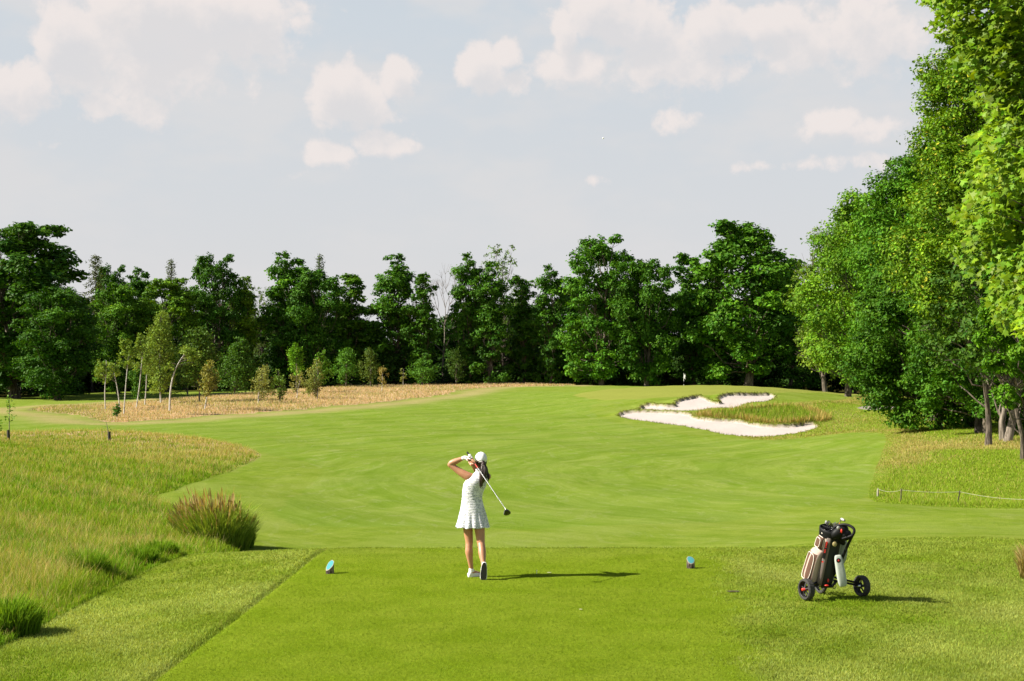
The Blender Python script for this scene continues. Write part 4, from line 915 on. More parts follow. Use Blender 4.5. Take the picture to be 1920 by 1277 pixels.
def dressmat():
    m, t, o = M('dress_fabric'); tc = t.node('ShaderNodeTexCoord'); P = tc.outputs['Object']
    v = t.node('ShaderNodeTexVoronoi'); v.feature = 'DISTANCE_TO_EDGE'; t.put(v.inputs['Vector'], t.vmath('ADD', P, t.vmath('MULTIPLY', t.node('ShaderNodeTexNoise').outputs['Color'], (.0, .0, .0)))); v.inputs['Scale'].default_value = 46
    n = t.noise(P, 75, 3, .6, .6); n2 = t.noise(P, 26, 3, .6, .4)
    f = t.math('MULTIPLY', t.ramp(n, .48, .55), t.ramp(n2, .38, .52)); f = t.math('MAXIMUM', f, t.math('MULTIPLY', t.ramp(v.outputs['Distance'], .10, .05), t.ramp(n2, .48, .6)))
    b = t.node('ShaderNodeBsdfPrincipled'); t.put(b.inputs['Base Color'], t.mix(t.math('MULTIPLY', f, .62), (.72, .72, .74), (.09, .115, .16))); b.inputs['Roughness'].default_value = .8
    b.inputs['Sheen Weight'].default_value = .1
    w = t.node('ShaderNodeTexWave'); w.bands_direction = 'Z'; t.put(w.inputs['Vector'], P); w.inputs['Scale'].default_value = 9; w.inputs['Distortion'].default_value = 6; w.inputs['Detail'].default_value = 2
    bp = t.node('ShaderNodeBump'); t.put(bp.inputs['Height'], w.outputs['Fac']); bp.inputs['Strength'].default_value = .18; bp.inputs['Distance'].default_value = .010
    t.l.new(bp.outputs[0], b.inputs['Normal']); t.l.new(b.outputs[0], o.inputs[0]); return m
MAT_dress = dressmat()
MAT_white = simple('white_cloth', (.80, .79, .78), .75, noise=(30, .05)); MAT_hair = simple('hair', (.022, .010, .006), .5, noise=(120, .5)); MAT_black = simple('black_plastic', (.007, .007, .008), .55, spec=.2)
MAT_rubber = simple('rubber', (.035, .033, .030), .85, noise=(60, .4), bump=.4); MAT_steel = simple('steel', (.62, .62, .62), .25, 1.0); MAT_red = simple('red_plastic', (.55, .03, .02), .4)
MAT_sole = simple('sole', (.018, .018, .020), .7)
def grip_hand(B, c, ax, palm, thumb=True, r=.0078, R=.021):
    """palm, four bent fingers closed round a shaft, and a thumb; ax = along the shaft, palm = side the palm lies on"""
    ax = unit(np.array(ax, float)); palm = np.array(palm, float); palm = unit(palm - ax * palm.dot(ax)); side = np.cross(ax, palm); c = np.array(c, float)
    for i, ln in enumerate((235, 250, 240, 205)):
        o_ = c + ax * (.0205 * (i - 1.5)); P = []
        for k, a in enumerate(np.linspace(-20, ln, 8)):
            q = math.radians(a); P.append([*(o_ + (palm * math.cos(q) + side * math.sin(q)) * (R + .004 * (k in (2, 5)))), r * (1.1 if k < 2 else 1.0 - .03 * k)])
        limb(B, P, 8, 2)
    a0 = c + palm * (R + .012) + side * -.016; 
    limb(B, [[*(a0 - ax * .036), .015], [*(a0), .019], [*(a0 + ax * .034), .016]], 10, 3); limb(B, [[*(a0 - ax * .03 - side * .02), .013], [*(a0 + ax * .03 - side * .02), .013]], 10, 3)
    if thumb: limb(B, [[*(c + palm * (R + .010) - side * .028 - ax * .01), .011], [*(c + palm * R * .4 - side * (R + .006) + ax * .018), .0095], [*(c - side * (R + .003) - palm * .006 + ax * .048), .008]], 8, 3)
PXW, PYW = (894.7 - CX) / F * 19.4, 19.4
person = empty('person', (PXW, PYW, 0.0), 0, 'woman in white patterned dress and white cap finishing her golf swing on the tee', 'person')
clubA = np.array([-.132, -.005, 1.676]); clubZ = np.array([.399, -.64, .955]); cax = unit(clubZ - clubA)
HL = clubA + cax * .075; HR = clubA + cax * .165
def body():
    B = Bag()
    rings = spline([(-.055, .02, .80, .150, .105), (-.055, .02, .87, .160, .115), (-.060, .02, .96, .142, .100), (-.066, .01, 1.07, .118, .082), (-.055, .01, 1.16, .130, .090), (-.030, .01, 1.25, .146, .105), (.0, .01, 1.32, .140, .098), (.022, .01, 1.375, .112, .076), (.035, .01, 1.415, .058, .054), (.042, .012, 1.46, .046, .048), (.048, .018, 1.52, .046, .050)], 5)
    B.add(*ring_loft([tuple(r) for r in rings], 40))
    limb(B, [(-.118, .03, .84, .086), (-.126, .035, .67, .069), (-.108, .035, .48, .053), (-.110, .02, .40, .049), (-.108, .012, .33, .053), (-.092, .02, .20, .036), (-.078, .03, .10, .030), (-.072, .035, .06, .034)], 18)
    limb(B, [(.020, .0, .84, .088), (.034, -.03, .67, .073), (.052, -.06, .49, .056), (.064, -.10, .42, .051), (.074, -.15, .34, .052), (.088, -.22, .23, .034), (.096, -.265, .165, .030)], 18)
    limb(B, [(-.072, .03, .06, .036), (-.03, .07, .045, .034), (.02, .115, .03, .028)], 12); limb(B, [(.096, -.265, .16, .034), (.094, -.245, .10, .034), (.09, -.22, .045, .026)], 12)
    limb(B, [(-.05, .01, 1.350, .050), (-.112, .01, 1.358, .060), (-.18, .02, 1.392, .056), (-.26, .035, 1.442, .047), (-.345, .045, 1.502, .039), (-.372, .045, 1.518, .035)], 16)
    limb(B, [(-.372, .045, 1.518, .034), (-.345, .04, 1.545, .041), (-.28, .025, 1.572, .040), (-.21, .005, 1.602, .028), (-.165, -.012, 1.618, .023), (*(HL - cax * .01 + [-.032, .01, -.012]), .022)], 14)
    limb(B, [(.08, .02, 1.352, .046), (.135, .05, 1.36, .050), (.13, .13, 1.345, .044), (.08, .22, 1.34, .038), (.03, .265, 1.35, .033)], 14)
    limb(B, [(.03, .265, 1.35, .032), (.0, .20, 1.40, .036), (-.035, .10, 1.47, .030), (-.062, .01, 1.525, .024), (*(HR + [-.022, .02, -.028]), .021)], 14)
    grip_hand(B, HL, cax, [-.6, .5, -.3]); grip_hand(B, HR, cax, [-.3, .5, -.8])
    # head turned to the target, slightly left
    h = np.array([.052, .022, 1.588]); fd = unit(np.array([-.30, .95, -.03])); sd = np.array([fd[1], -fd[0], 0])
    Rm = Matrix(((sd[0], fd[0], 0), (sd[1], fd[1], 0), (0, 0, 1)))
    ellip(B, h, (.072, .092, .100), 24, Rm); ellip(B, h + fd * .035 + [0, 0, -.055], (.052, .055, .055), 20, Rm); ellip(B, h + fd * .088 + [0, 0, -.075], (.022, .018, .018), 12, Rm)
    ellip(B, h + fd * .102 + [0, 0, -.018], (.012, .018, .018), 12, Rm); ellip(B, h + fd * .095 + [0, 0, -.050], (.024, .010, .008), 12, Rm)
    for s in (-1, 1):
        ellip(B, h + sd * .074 * s + [0, 0, -.015] - fd * .005, (.010, .018, .030), 12, Rm); ellip(B, h + sd * .030 * s + fd * .085 + [0, 0, .004], (.018, .010, .009), 12, Rm); ellip(B, h + sd * .040 * s + fd * .070 - [0, 0, .030], (.022, .020, .022), 12, Rm)
    o = B.build('body', MAT_skin, person); fuse(o, .0055, 3); return h, fd, sd, Rm
hc, hf, hs, hR = body()
def dress():
    S = spline([(-.056, .02, .672, .224, .185), (-.056, .02, .73, .208, .172), (-.058, .02, .80, .192, .152), (-.060, .02, .87, .178, .135), (-.064, .018, .94, .162, .120), (-.067, .014, 1.01, .147, .104), (-.068, .012, 1.075, .137, .097), (-.058, .012, 1.15, .145, .102), (-.040, .012, 1.21, .155, .110), (-.026, .012, 1.265, .157, .116), (-.002, .012, 1.315, .146, .112), (.014, .012, 1.352, .128, .098), (.026, .012, 1.385, .104, .082), (.034, .012, 1.412, .074, .066), (.040, .014, 1.438, .058, .060), (.044, .016, 1.462, .054, .057)], 5)
    zs = S[:, 2]
    def fn(th, i):
        z = zs[i]; a = np.clip((.90 - z) / .2, 0, 1) ** .8; b = math.exp(-((z - 1.08) / .1) ** 2)
        pleat = .062 * a * (np.abs(np.cos(th * 7 + .4)) * 2 - 1) + .018 * a * np.cos(th * 5 + 1.0 + z * 4)
        return 1 + pleat + b * .012 * np.sin(z * 170 + th * 3) + .005 * np.sin(th * 4 + z * 25)
    V, Fq, _ = ring_loft([tuple(r) for r in S], 140, fn, cap=False)
    V[:, 2] += np.where(V[:, 2] < .70, .006 * np.sin(np.arctan2(V[:, 1], V[:, 0] + .056) * 7), 0)
    o = mk('dress', V, Fq, MAT_dress, person, smooth=True); sd_ = o.modifiers.new('t', 'SOLIDIFY'); sd_.thickness = .004
    # collar
    S = [(.044, .016, 1.445, .058, .061), (.044, .014, 1.475, .061, .064), (.044, .012, 1.472, .064, .068), (.044, .012, 1.446, .066, .070)]
    V, Fq, _ = ring_loft(S, 32, cap=False); mk('collar', V, Fq, MAT_white, o, smooth=True)
    # hem band
    return o
dress()
def cap_and_hair():
    B = Bag(); n = 36; R = []
    for p in np.linspace(0, 1, 12):
        a = p * np.pi / 2 * .99; R.append((0, 0, .102 * math.sin(a), .083 * math.cos(a) ** .9, .100 * math.cos(a) ** .9))
    V, Fq, Ft = ring_loft([(0, 0, -.022, .080, .097)] + R, n, cap=False); V = V @ np.array(hR).T + hc + np.array([0, 0, .004]) - hf * .004
    o = mk('cap', V, Fq, MAT_white, person, smooth=True); md = o.modifiers.new('t', 'SOLIDIFY'); md.thickness = .004
    # peak
    V, Fc = [], []
    for i, a in enumerate(np.linspace(-1.15, 1.15, 15)):
        for k, d in enumerate((.0, .035, .065)):
            L = d * math.cos(a * .8) ** .6; p = hs * math.sin(a) * (.082 + L * .1) + hf * (math.cos(a) * .098 + L) + np.array([0, 0, -.012 - .12 * L - .02 * math.sin(a) ** 2]); V.append(hc + p)
    for i in range(14):
        for k in range(2): Fc.append([i * 3 + k, i * 3 + 3 + k, i * 3 + 4 + k, i * 3 + 1 + k])
    q = mk('peak', np.array(V), np.array(Fc), MAT_white, o, smooth=True); md = q.modifiers.new('t', 'SOLIDIFY'); md.thickness = .004
    B = Bag(); ellip(B, hc + [0, 0, .107], (.007, .007, .004), 10); B.build('button', MAT_white, o)
    B = Bag(); ellip(B, hc - hf * .012 + [0, 0, -.026], (.077, .090, .080), 24, hR)
    pt = hc - hf * .100 + np.array([0, 0, -.030]); ellip(B, pt, (.026, .026, .024), 12)
    tail = spline([(*pt, .020), (*(pt + [.008, -.030, -.05]), .040), (.085, -.125, 1.42, .050), (.078, -.135, 1.35, .044), (.060, -.130, 1.28, .024), (.052, -.125, 1.245, .006)], 2)
    limb(B, tail, 14, 3); r = np.random.default_rng(3)
    for i in range(46):
        o_ = np.append(r.normal(0, .014, 3), 0) ; o2 = np.append(r.normal(0, .022, 3), 0); t_ = spline([(*pt, .004), (.085, -.120, 1.48, .006), (.088, -.135, 1.40, .007), (.075, -.140, 1.33, .006), (.055 + r.normal(0, .012), -.13, 1.25 + r.normal(0, .02), .002)], 2)
        k = np.linspace(0, 1, len(t_))[:, None]; t_ = t_ + o_ * (1 - k) * k * 4 + o2 * np.sin(k * 3.1) * 1.2; limb(B, t_, 5, 2)
    for i in range(14):      # loose dark strands on the right shoulder
        t_ = np.array([(.10, -.03, 1.53, .004), (.135 + r.normal(0, .008), -.06, 1.44, .008), (.155 + r.normal(0, .008), -.06 + r.normal(0, .01), 1.37, .007), (.150, -.07, 1.30 + r.normal(0, .02), .002)]); limb(B, t_, 5, 3)
    hb = B.build('hair', MAT_hair, person)
    B = Bag(); B.add(*tube(np.array([hc - hf * .099 + hs * s * .05 + np.array([0, 0, -.018 - .008 * abs(s)]) + hf * .028 * s * s for s in np.linspace(-1, 1, 9)]), np.full(9, .007), 6)); B.build('strap', MAT_white, o)
cap_and_hair()
def glovemat():
    m, t, o = M('glove_leather'); tc = t.node('ShaderNodeTexCoord'); n = t.noise(tc.outputs['Object'], 55, 2, .5); s = t.node('ShaderNodeSeparateXYZ'); t.l.new(tc.outputs['Object'], s.inputs[0])
    f = t.math('MULTIPLY', t.ramp(n, .48, .54), t.ramp(s.outputs[0], -.115, -.10)); b = t.node('ShaderNodeBsdfPrincipled'); t.put(b.inputs['Base Color'], t.mix(f, (.80, .79, .76), (.03, .03, .035))); b.inputs['Roughness'].default_value = .6; t.l.new(b.outputs[0], o.inputs[0]); return m
B = Bag(); grip_hand(B, HL, cax, [-.6, .5, -.3], r=.0105, R=.0225); limb(B, [(-.195, -.0, 1.607, .030), (-.165, -.012, 1.618, .028), (*(HL + [-.032, .01, -.012]), .026)], 14); o = B.build('glove', glovemat(), person); fuse(o, .005, 2)
def shoe(Mt, sole_mat, lb):
    L = .245; xs = np.linspace(0, 1, 15); Bq = Bag(); n = 22; V = []
    for x in xs:
        w = .030 + .017 * math.sin(min(1, x * 1.15) * math.pi * .55) ** 1.2 if x < .97 else .022
        w = w * (1 if .04 < x < .9 else .72 if x <= .04 else (1 - (x - .9) / .1) * .55 + .42); h = np.interp(x, [0, .06, .25, .45, .7, .9, 1], [.060, .075, .082, .066, .045, .034, .018])
        for k in range(n):
            a = 2 * math.pi * k / n; yy = w * math.cos(a); zz = math.sin(a); z = h * (.5 + .5 * np.sign(zz) * abs(zz) ** .7) * (1 if zz < 0 else 1); z = .014 + (h - .014) * max(0, (zz + .35) / 1.35) ** .8 if zz > -.35 else .014
            V.append([x * L, yy * (1 - .35 * max(0, zz) ** 2), z])
    V = np.array(V); R = len(xs); i = np.arange(R - 1)[:, None] * n; j = np.arange(n)[None]; j2 = (j + 1) % n; Fq = np.stack([i + j, i + n + j, i + n + j2, i + j2], -1).reshape(-1, 4)
    a, b = len(V), len(V) + 1; V = np.vstack([V, V[:n].mean(0), V[-n:].mean(0)]); Ft = np.vstack([np.stack([np.full(n, a), np.arange(n), (np.arange(n) + 1) % n], 1), np.stack([np.full(n, b), (R - 1) * n + (np.arange(n) + 1) % n, (R - 1) * n + np.arange(n)], 1)])
    T_ = lambda V: np.array([Mt @ Vector(v) for v in V]); s = mk('shoe', T_(V), [Fq, Ft], MAT_white, person, smooth=True); tag(s, lb)
    out = []; 
    for k in range(28):
        a = 2 * math.pi * k / 28; x = .5 + .5 * math.cos(a) * 1.03; w = .049 * (1 - .22 * (1 - x)) * (1 - .10 * math.exp(-((x - .42) / .15) ** 2)); out.append([x * L, w * math.copysign(abs(math.sin(a)) ** .8, math.sin(a))])
    out = np.array(out); V = np.vstack([np.c_[out, np.full(28, .0)], np.c_[out * [1, 1], np.full(28, .018)], [[L / 2, 0, 0]], [[L / 2, 0, .018]]]); j = np.arange(28); j2 = (j + 1) % 28
    mk('sole', T_(V), [np.stack([j, j2, j2 + 28, j + 28], 1), np.vstack([np.stack([np.full(28, 56), j2, j], 1), np.stack([np.full(28, 57), j + 28, j2 + 28], 1)])], sole_mat, s)
    Bq = Bag(); r = np.random.default_rng(1)
    for x in (.4, .46, .52, .58): z = np.interp(x, [.25, .45, .7], [.084, .069, .048]); Bq.add(*tube(np.array([Mt @ Vector((x * L, -.018, z - .004)), Mt @ Vector((x * L + .004, 0, z + .001)), Mt @ Vector((x * L, .018, z - .004))]), np.full(3, .002), 4))
    Bq.build('laces', MAT_white, s)
d = Vector((.76, .65, 0)).normalized(); Mt = Matrix(((d.x, -d.y, 0, -.118), (d.y, d.x, 0, -.005), (0, 0, 1, 0), (0, 0, 0, 1))); shoe(Mt, MAT_white, 'planted white shoe pointing right')
X = Vector((-.06, .12, -1)).normalized(); Zv = Vector((.05, 1, .12)).normalized(); Zv = (Zv - X * X.dot(Zv)).normalized(); Yv = Zv.cross(X)
Mt = Matrix(((X.x, Yv.x, Zv.x, .104), (X.y, Yv.y, Zv.y, -.325), (X.z, Yv.z, Zv.z, .232), (0, 0, 0, 1))); shoe(Mt, MAT_sole, 'white shoe standing on its toe with the dark sole showing')
B = Bag(); limb(B, [(-.082, .028, .105, .033), (-.075, .034, .07, .040)], 14); B.build('sock', MAT_white, person); B = Bag(); limb(B, [(.094, -.262, .172, .034), (.097, -.272, .14, .042)], 14); B.build('sock', MAT_white, person)
# the driver she holds
def driver_head(B, c, ax, face, s=1.0):
    pass
def golf_club(name, label, A, Zp, head, parent_loc, grip=.27, shaft_mat=None, group=None, red=False):
    root = empty(name, parent_loc, 0, label, 'golf club', group); A, Zp = np.array(A, float), np.array(Zp, float); L = np.linalg.norm(Zp - A); ax = (Zp - A) / L
    B = Bag(); t = np.linspace(0, 1, 6); B.add(*tube(A + (Zp - A) * t[:, None], np.linspace(.0065, .0045, 6), 8)); B.build('shaft', shaft_mat or MAT_steel, root)
    if grip: B = Bag(); limb(B, [(*(A), .014), (*(A + ax * .03), .0135), (*(A + ax * grip), .010)], 10); g = B.build('grip', MAT_black, root)
    if red: B = Bag(); B.add(*tube(np.array([A + ax * grip, A + ax * (grip + .08)]), np.array([.0085, .008]), 10)); B.build('band', MAT_red, root)
    head(root, Zp, ax); return root
def wood_head(fwd, s=1.0, mat=None):
    def f(root, Zp, ax):
        fw = unit(np.array(fwd, float)); up = unit(-ax - fw * np.dot(-ax, fw)); sd = np.cross(fw, up); B = Bag(); R = []
        Rm = Matrix((Vector((sd[0], fw[0], up[0])), Vector((sd[1], fw[1], up[1])), Vector((sd[2], fw[2], up[2]))))
        n = 24; V = []; th = np.linspace(0, 2 * np.pi, n, endpoint=False)
        for i, p in enumerate(np.linspace(-1.45, 1.45, 13)):
            cr, zz = math.cos(p), math.sin(p); y = np.sin(th) * .055 * cr; y = np.where(y > .032 * s / s, .032, y); x = np.cos(th) * .058 * cr * (1 - .25 * np.clip(-y / .055, 0, 1)); z = zz * np.where(zz > 0, .028, .022) * (1 - .25 * np.clip(-y / .055, 0, 1)); V.append(np.stack([x, y, np.full(n, 1) * z], 1))
        V = np.concatenate(V) * s; V = V @ np.array(Rm).T + Zp + fw * -.012 + sd * .035 * s - up * .012; i = np.arange(12)[:, None] * n; j = np.arange(n)[None]; j2 = (j + 1) % n
        mk('club_head', V, np.stack([i + j, i + j2, i + n + j2, i + n + j], -1).reshape(-1, 4), mat or MAT_black_gloss, root, smooth=True)
        B.add(*tube(np.array([Zp - ax * .04, Zp + ax * .015]), np.array([.0065, .008]), 8)); B.build('hosel', MAT_steel, root)
        V = []; 
        for k in range(16): a = 2 * math.pi * k / 16; V.append([math.cos(a) * .046, .034, math.sin(a) * .021 + .002])
        V = np.array(V + [[0, .0355, .002]]) * s; V = V @ np.array(Rm).T + Zp + fw * -.011 + sd * .035 * s - up * .012; mk('face', V, np.array([[16, k, (k + 1) % 16] for k in range(16)]), MAT_dull, root)
    return f
MAT_dull = simple('dull_metal', (.12, .12, .125), .45, .3)
MAT_black_gloss = simple('black_lacquer', (.010, .010, .011), .18, coat=.5)
golf_club('golf_club', 'driver with black head and silver shaft held behind the golfer\'s back', clubA, clubZ, wood_head([-1, -.1, .15]), (PXW, PYW, .012), grip=.22, red=True)

# ------------------------------------------------------------------ trolley, bag and clubs in it
TX, TY, _ = AT(1559, 17.5); TZ = Z(TX, TY) + .01; TL = (TX, TY, TZ)
trolley = empty('golf_trolley', TL, 0, 'three wheeled black push trolley standing on the lawn right of the tee', 'golf trolley')
ax_ = np.array([.92, .39, 0]); ax_ = unit(ax_); fwd = np.array([-.39, .92, 0]); fwd = unit(fwd)
P3 = lambda zx, zy, y=0: np.array([(1480 + zx / 7.094 - CX) / F * (TY + y) - TX, y, ROWZ(960 + zy / 7.094, TY + y) - TZ])
def wheel(c, r, w, lb):
    c = np.array(c, float); th = np.linspace(0, 2 * np.pi, 40, endpoint=False); B = Bag()
    prof = [(-.5, .80), (-.5, .93), (-.35, 1.0), (.35, 1.0), (.5, .93), (.5, .80)]; V = []
    for k, (a, q) in enumerate(prof):
        rr = r * q * np.ones(40); 
        if k in (2, 3): rr = rr * (1 + .030 * (np.arange(40) % 2) * (1 if k == 2 else -1) + (.015 if k == 3 else 0))
        V.append(c + ax_ * a * w + (np.cos(th) * rr)[:, None] * fwd + (np.sin(th) * rr)[:, None] * np.array([0, 0, 1]))
    V = np.concatenate(V); i = np.arange(6)[:, None] * 40; j = np.arange(40)[None]; i2 = ((np.arange(6) + 1) % 6)[:, None] * 40; j2 = (j + 1) % 40
    root = mk('wheel', V, np.stack([i + j, i + j2, i2 + j2, i2 + j], -1).reshape(-1, 4), MAT_rubber, trolley); tag(root, lb)
    B = Bag()
    for s in (-1, 1):
        p = [c + ax_ * s * w * .35 + fwd * math.cos(t) * r * .80 + np.array([0, 0, 1]) * math.sin(t) * r * .80 for t in np.linspace(0, 2 * np.pi, 33)]; B.add(*tube(np.array(p), np.full(33, .007), 6))
    for k in range(5):
        t = k * 2 * math.pi / 5 + .3; e = c + (fwd * math.cos(t) + np.array([0, 0, 1]) * math.sin(t)) * r * .8; B.add(*tube(np.array([c - ax_ * w * .3, e]), np.array([.012, .008]), 6))
    B.build('rim', MAT_dark, root); B = Bag(); B.add(*tube(np.array([c - ax_ * w * .75, c - ax_ * w * .74, c + ax_ * w * .75]), np.array([.004, .018, .018]), 12)); B.build('hub', MAT_red if s and lb.startswith('left') else MAT_steel, root)
MAT_dark = simple('dark_plastic', (.03, .03, .032), .5)
cl, cr_, cf = P3(212, 1055, -.135), P3(945, 1038, .15), P3(400, 950, .40)
cl[2] = cr_[2] = .128; cf[2] = .115
wheel(cl, .128, .085, 'left rear wheel with red hub'); wheel(cr_, .128, .085, 'right rear wheel'); wheel(cf, .115, .05, 'front wheel in shadow')

B = Bag(); sp = np.array([[-.13, .34, .15], [-.03, .05, .22], [.05, -.12, .42], [.13, -.25, .68], [.17, -.32, .80]]); limb(B, np.c_[sp, [.018, .020, .019, .018, .016]], 10)
for e in (cl, cr_):
    for o_ in (-.02, .02): B.add(*tube(np.array([[-.02, .04, .24 + o_], e + np.array([0, 0, .01 + o_ * .7])]), np.array([.014, .013]), 8))
B.add(*tube(np.array([[-.13, .34, .15], cf + ax_ * .04]), np.array([.015, .012]), 8)); B.add(*tube(np.array([[-.13, .34, .15], cf - ax_ * .04]), np.array([.015, .012]), 8)); B.build('frame', MAT_black, trolley)
B = Bag(); hp = spline([P3(560, 262, -.22), P3(600, 190, -.25), P3(700, 162, -.30), P3(780, 172, -.34), P3(842, 215, -.38), P3(846, 268, -.39), P3(815, 308, -.37), P3(750, 330, -.33), P3(690, 350, -.31)], 5); B.add(*tube(hp, np.full(len(hp), .017), 9)); B.build('handle', MAT_black, trolley)
B = Bag(); Rm = Matrix.Rotation(-.5, 3, 'Y') @ Matrix.Rotation(.3, 3, 'X'); ellip(B, P3(660, 260, -.27), (.115, .06, .070), 20, Rm); ellip(B, P3(735, 300, -.28), (.075, .055, .070), 16, Rm); limb(B, [(*P3(650, 330, -.2), .05), (*P3(700, 400, -.18), .035)], 10); B.build('console', MAT_black, trolley)
B = Bag(); ellip(B, P3(640, 205, -.335), (.022, .012, .022), 12); B.build('dial', simple('grey_dial', (.25, .26, .25), .4), trolley)
B = Bag(); ellip(B, P3(682, 245, -.35), (.013, .012, .026), 12); B.build('brake_button', MAT_red, trolley)
B = Bag(); ellip(B, P3(480, 965, -.09), (.028, .02, .012), 12); ellip(B, P3(500, 900, -.09), (.012, .015, .022), 12); B.build('clip', MAT_red, trolley)
B = Bag(); ring = [P3(582, 970, -.12) + np.array([math.cos(a) * .02, 0, math.sin(a) * .035]) for a in np.linspace(0, 2 * np.pi, 17)]; B.add(*tube(np.array(ring), np.full(17, .004), 5)); B.build('hook', MAT_black, trolley)
B = Bag(); B.add(*tube(np.array([[-.16, .17, .17], [-.13, .02, .14], [-.02, -.06, .155], [.03, -.02, .2]]), np.full(4, .02), 8)); B.build('bag_cradle', MAT_black, trolley)

bag = empty('golf_bag', TL, 0, 'brown and white golf bag with grey side pouch strapped to the push trolley', 'golf bag')
b0, b1 = P3(405, 935, .08), P3(560, 245, -.10); bax = unit(b1 - b0); bx = unit(np.array([1, .1, 0]) - bax * np.dot(bax, [1, .1, 0])); by = np.cross(bax, bx); BL = np.linalg.norm(b1 - b0)
Bp = lambda a, t, out=0.0, ra=1.0: b0 + bax * t * BL + (bx * math.cos(a) * (.142 * ra + out) + by * math.sin(a) * (.135 * ra + out))
def bagmat():
    m, t, o = M('bag_cloth'); s = t.node('ShaderNodeSeparateXYZ'); tc = t.node('ShaderNodeTexCoord'); P = t.vmath('SUBTRACT', tc.outputs['Object'], tuple(b0)); u = t.vmath('DOT_PRODUCT', P, tuple(bx)); v = t.vmath('DOT_PRODUCT', P, tuple(by))
    a = t.math('ARCTAN2', v, u); n = t.noise(tc.outputs['Object'], 90, 3, .6)
    c = t.mix(t.ramp(a, -1.95, -1.90), (.62, .50, .42), (.018, .022, .02)); c = t.mix(t.ramp(a, -1.30, -1.25), c, (.01, .01, .01)); c = t.mix(t.ramp(a, -.75, -.70), c, (.24, .27, .22)); c = t.mix(t.ramp(a, .9, 1.0), c, (.25, .16, .11))  # near-black band beside the grey-green panel is shadow painted into the cloth
    c = t.mix(t.math('MULTIPLY', n, .5), c, t.mix(1.0, c, (.5, .5, .5), 'MULTIPLY')); b = t.node('ShaderNodeBsdfPrincipled'); t.put(b.inputs['Base Color'], c); b.inputs['Roughness'].default_value = .75; t.l.new(b.outputs[0], o.inputs[0]); return m
rs = [(0, .80), (.02, .93), (.1, 1.0), (.5, 1.0), (.85, .98), (.93, 1.0)]; th = np.linspace(0, 2 * np.pi, 40, endpoint=False)
V = np.concatenate([[Bp(a, t, 0, r + .02 * math.sin(a * 5 + t * 9)) for a in th] for t, r in rs] + [[b0]]); i = np.arange(5)[:, None] * 40; j = np.arange(40)[None]; j2 = (j + 1) % 40
mk('bag_body', V, [np.stack([i + j, i + j2, i + 40 + j2, i + 40 + j], -1).reshape(-1, 4), np.array([[240, (k + 1) % 40, k] for k in range(40)])], bagmat(), bag, smooth=True)
V = np.concatenate([[Bp(a, t, 0, r) for a in th] for t, r in ((.90, 1.06), (1.0, 1.14), (1.04, 1.16), (1.05, 1.08), (1.02, 1.0), (.93, .95))]); mk('top_cuff', V, np.stack([i + j, i + j2, i + 40 + j2, i + 40 + j], -1).reshape(-1, 4), MAT_black, bag, smooth=True)
B = Bag()
for a in (0, .8, 1.6, 2.4): B.add(*tube(np.array([Bp(a, 1.03, 0, 1.05), Bp(a + math.pi, 1.03, 0, 1.05)]), np.array([.012, .012]), 6))
B.build('divider', MAT_black, bag)
MAT_brown = simple('brown_cloth', (.085, .038, .020), .8, noise=(50, .25), bump=.3); MAT_tan = simple('tan_cloth', (.17, .135, .12), .85, noise=(90, .2), bump=.3); MAT_cream = simple('cream_piping', (.75, .68, .60), .6)
MAT_pale = simple('pale_cloth', (.42, .32, .27), .8, noise=(60, .15), bump=.2)
def pocket(a0, a1, t0, t1, out, mat, nm, pipe=True, lb=None):
    na, nt = 14, 18; V = []
    for i in range(nt):
        for k in range(na):
            u, v = k / (na - 1), i / (nt - 1); f = (1 - abs(2 * u - 1) ** 3.5) * (1 - abs(2 * v - 1) ** 4); sh = .10 * (1 - (2 * v - 1) ** 2); V.append(Bp(a0 + (a1 - a0) * u, t0 + (t1 - t0) * v, out * max(0, f) ** .5 * (1 - .35 * v) + .002, 1.0))
    o = mk(nm, np.array(V), np.array([[i * na + k, i * na + k + 1, (i + 1) * na + k + 1, (i + 1) * na + k] for i in range(nt - 1) for k in range(na - 1)]), mat, bag, smooth=True)
    if lb: tag(o, lb)
    if pipe:
        B = Bag()
        for q, oo in ((.02, .006), (.22, out * .93)):
            P = []
            for s in np.linspace(0, 1, 60, endpoint=True):
                w = s * 2 * math.pi; u = .5 + (.5 - q) * math.copysign(abs(math.cos(w)) ** .5, math.cos(w)); v = .5 + (.5 - q * .6) * math.copysign(abs(math.sin(w)) ** .5, math.sin(w)); P.append(Bp(a0 + (a1 - a0) * u, t0 + (t1 - t0) * v, oo * (1 - .35 * v) + .004, 1.0))
            B.add(*tube(np.array(P), np.full(len(P), .0045), 5))
        B.build('piping', MAT_cream, o)
    return o
pk = pocket(-3.65, -2.30, .0, .66, .125, MAT_pale, 'pocket', lb='large bulging pocket with two brown panels')
pk.data.materials.append(MAT_brown); pk.data.polygons.foreach_set('material_index', [1 if ((.14 < (k + .5) / 13 < .46 or .54 < (k + .5) / 13 < .88) and .10 < (i + .5) / 17 < .86) else 0 for i in range(17) for k in range(13)]); pocket(-3.35, -2.45, .67, .90, .045, MAT_brown, 'pocket', lb='small brown upper pocket')
pocket(-2.28, -1.86, .03, .95, .045, MAT_tan, 'spine_pad', False); pocket(-4.6, -3.6, .05, .6, .05, MAT_tan, 'pocket', True, 'far tan pocket')
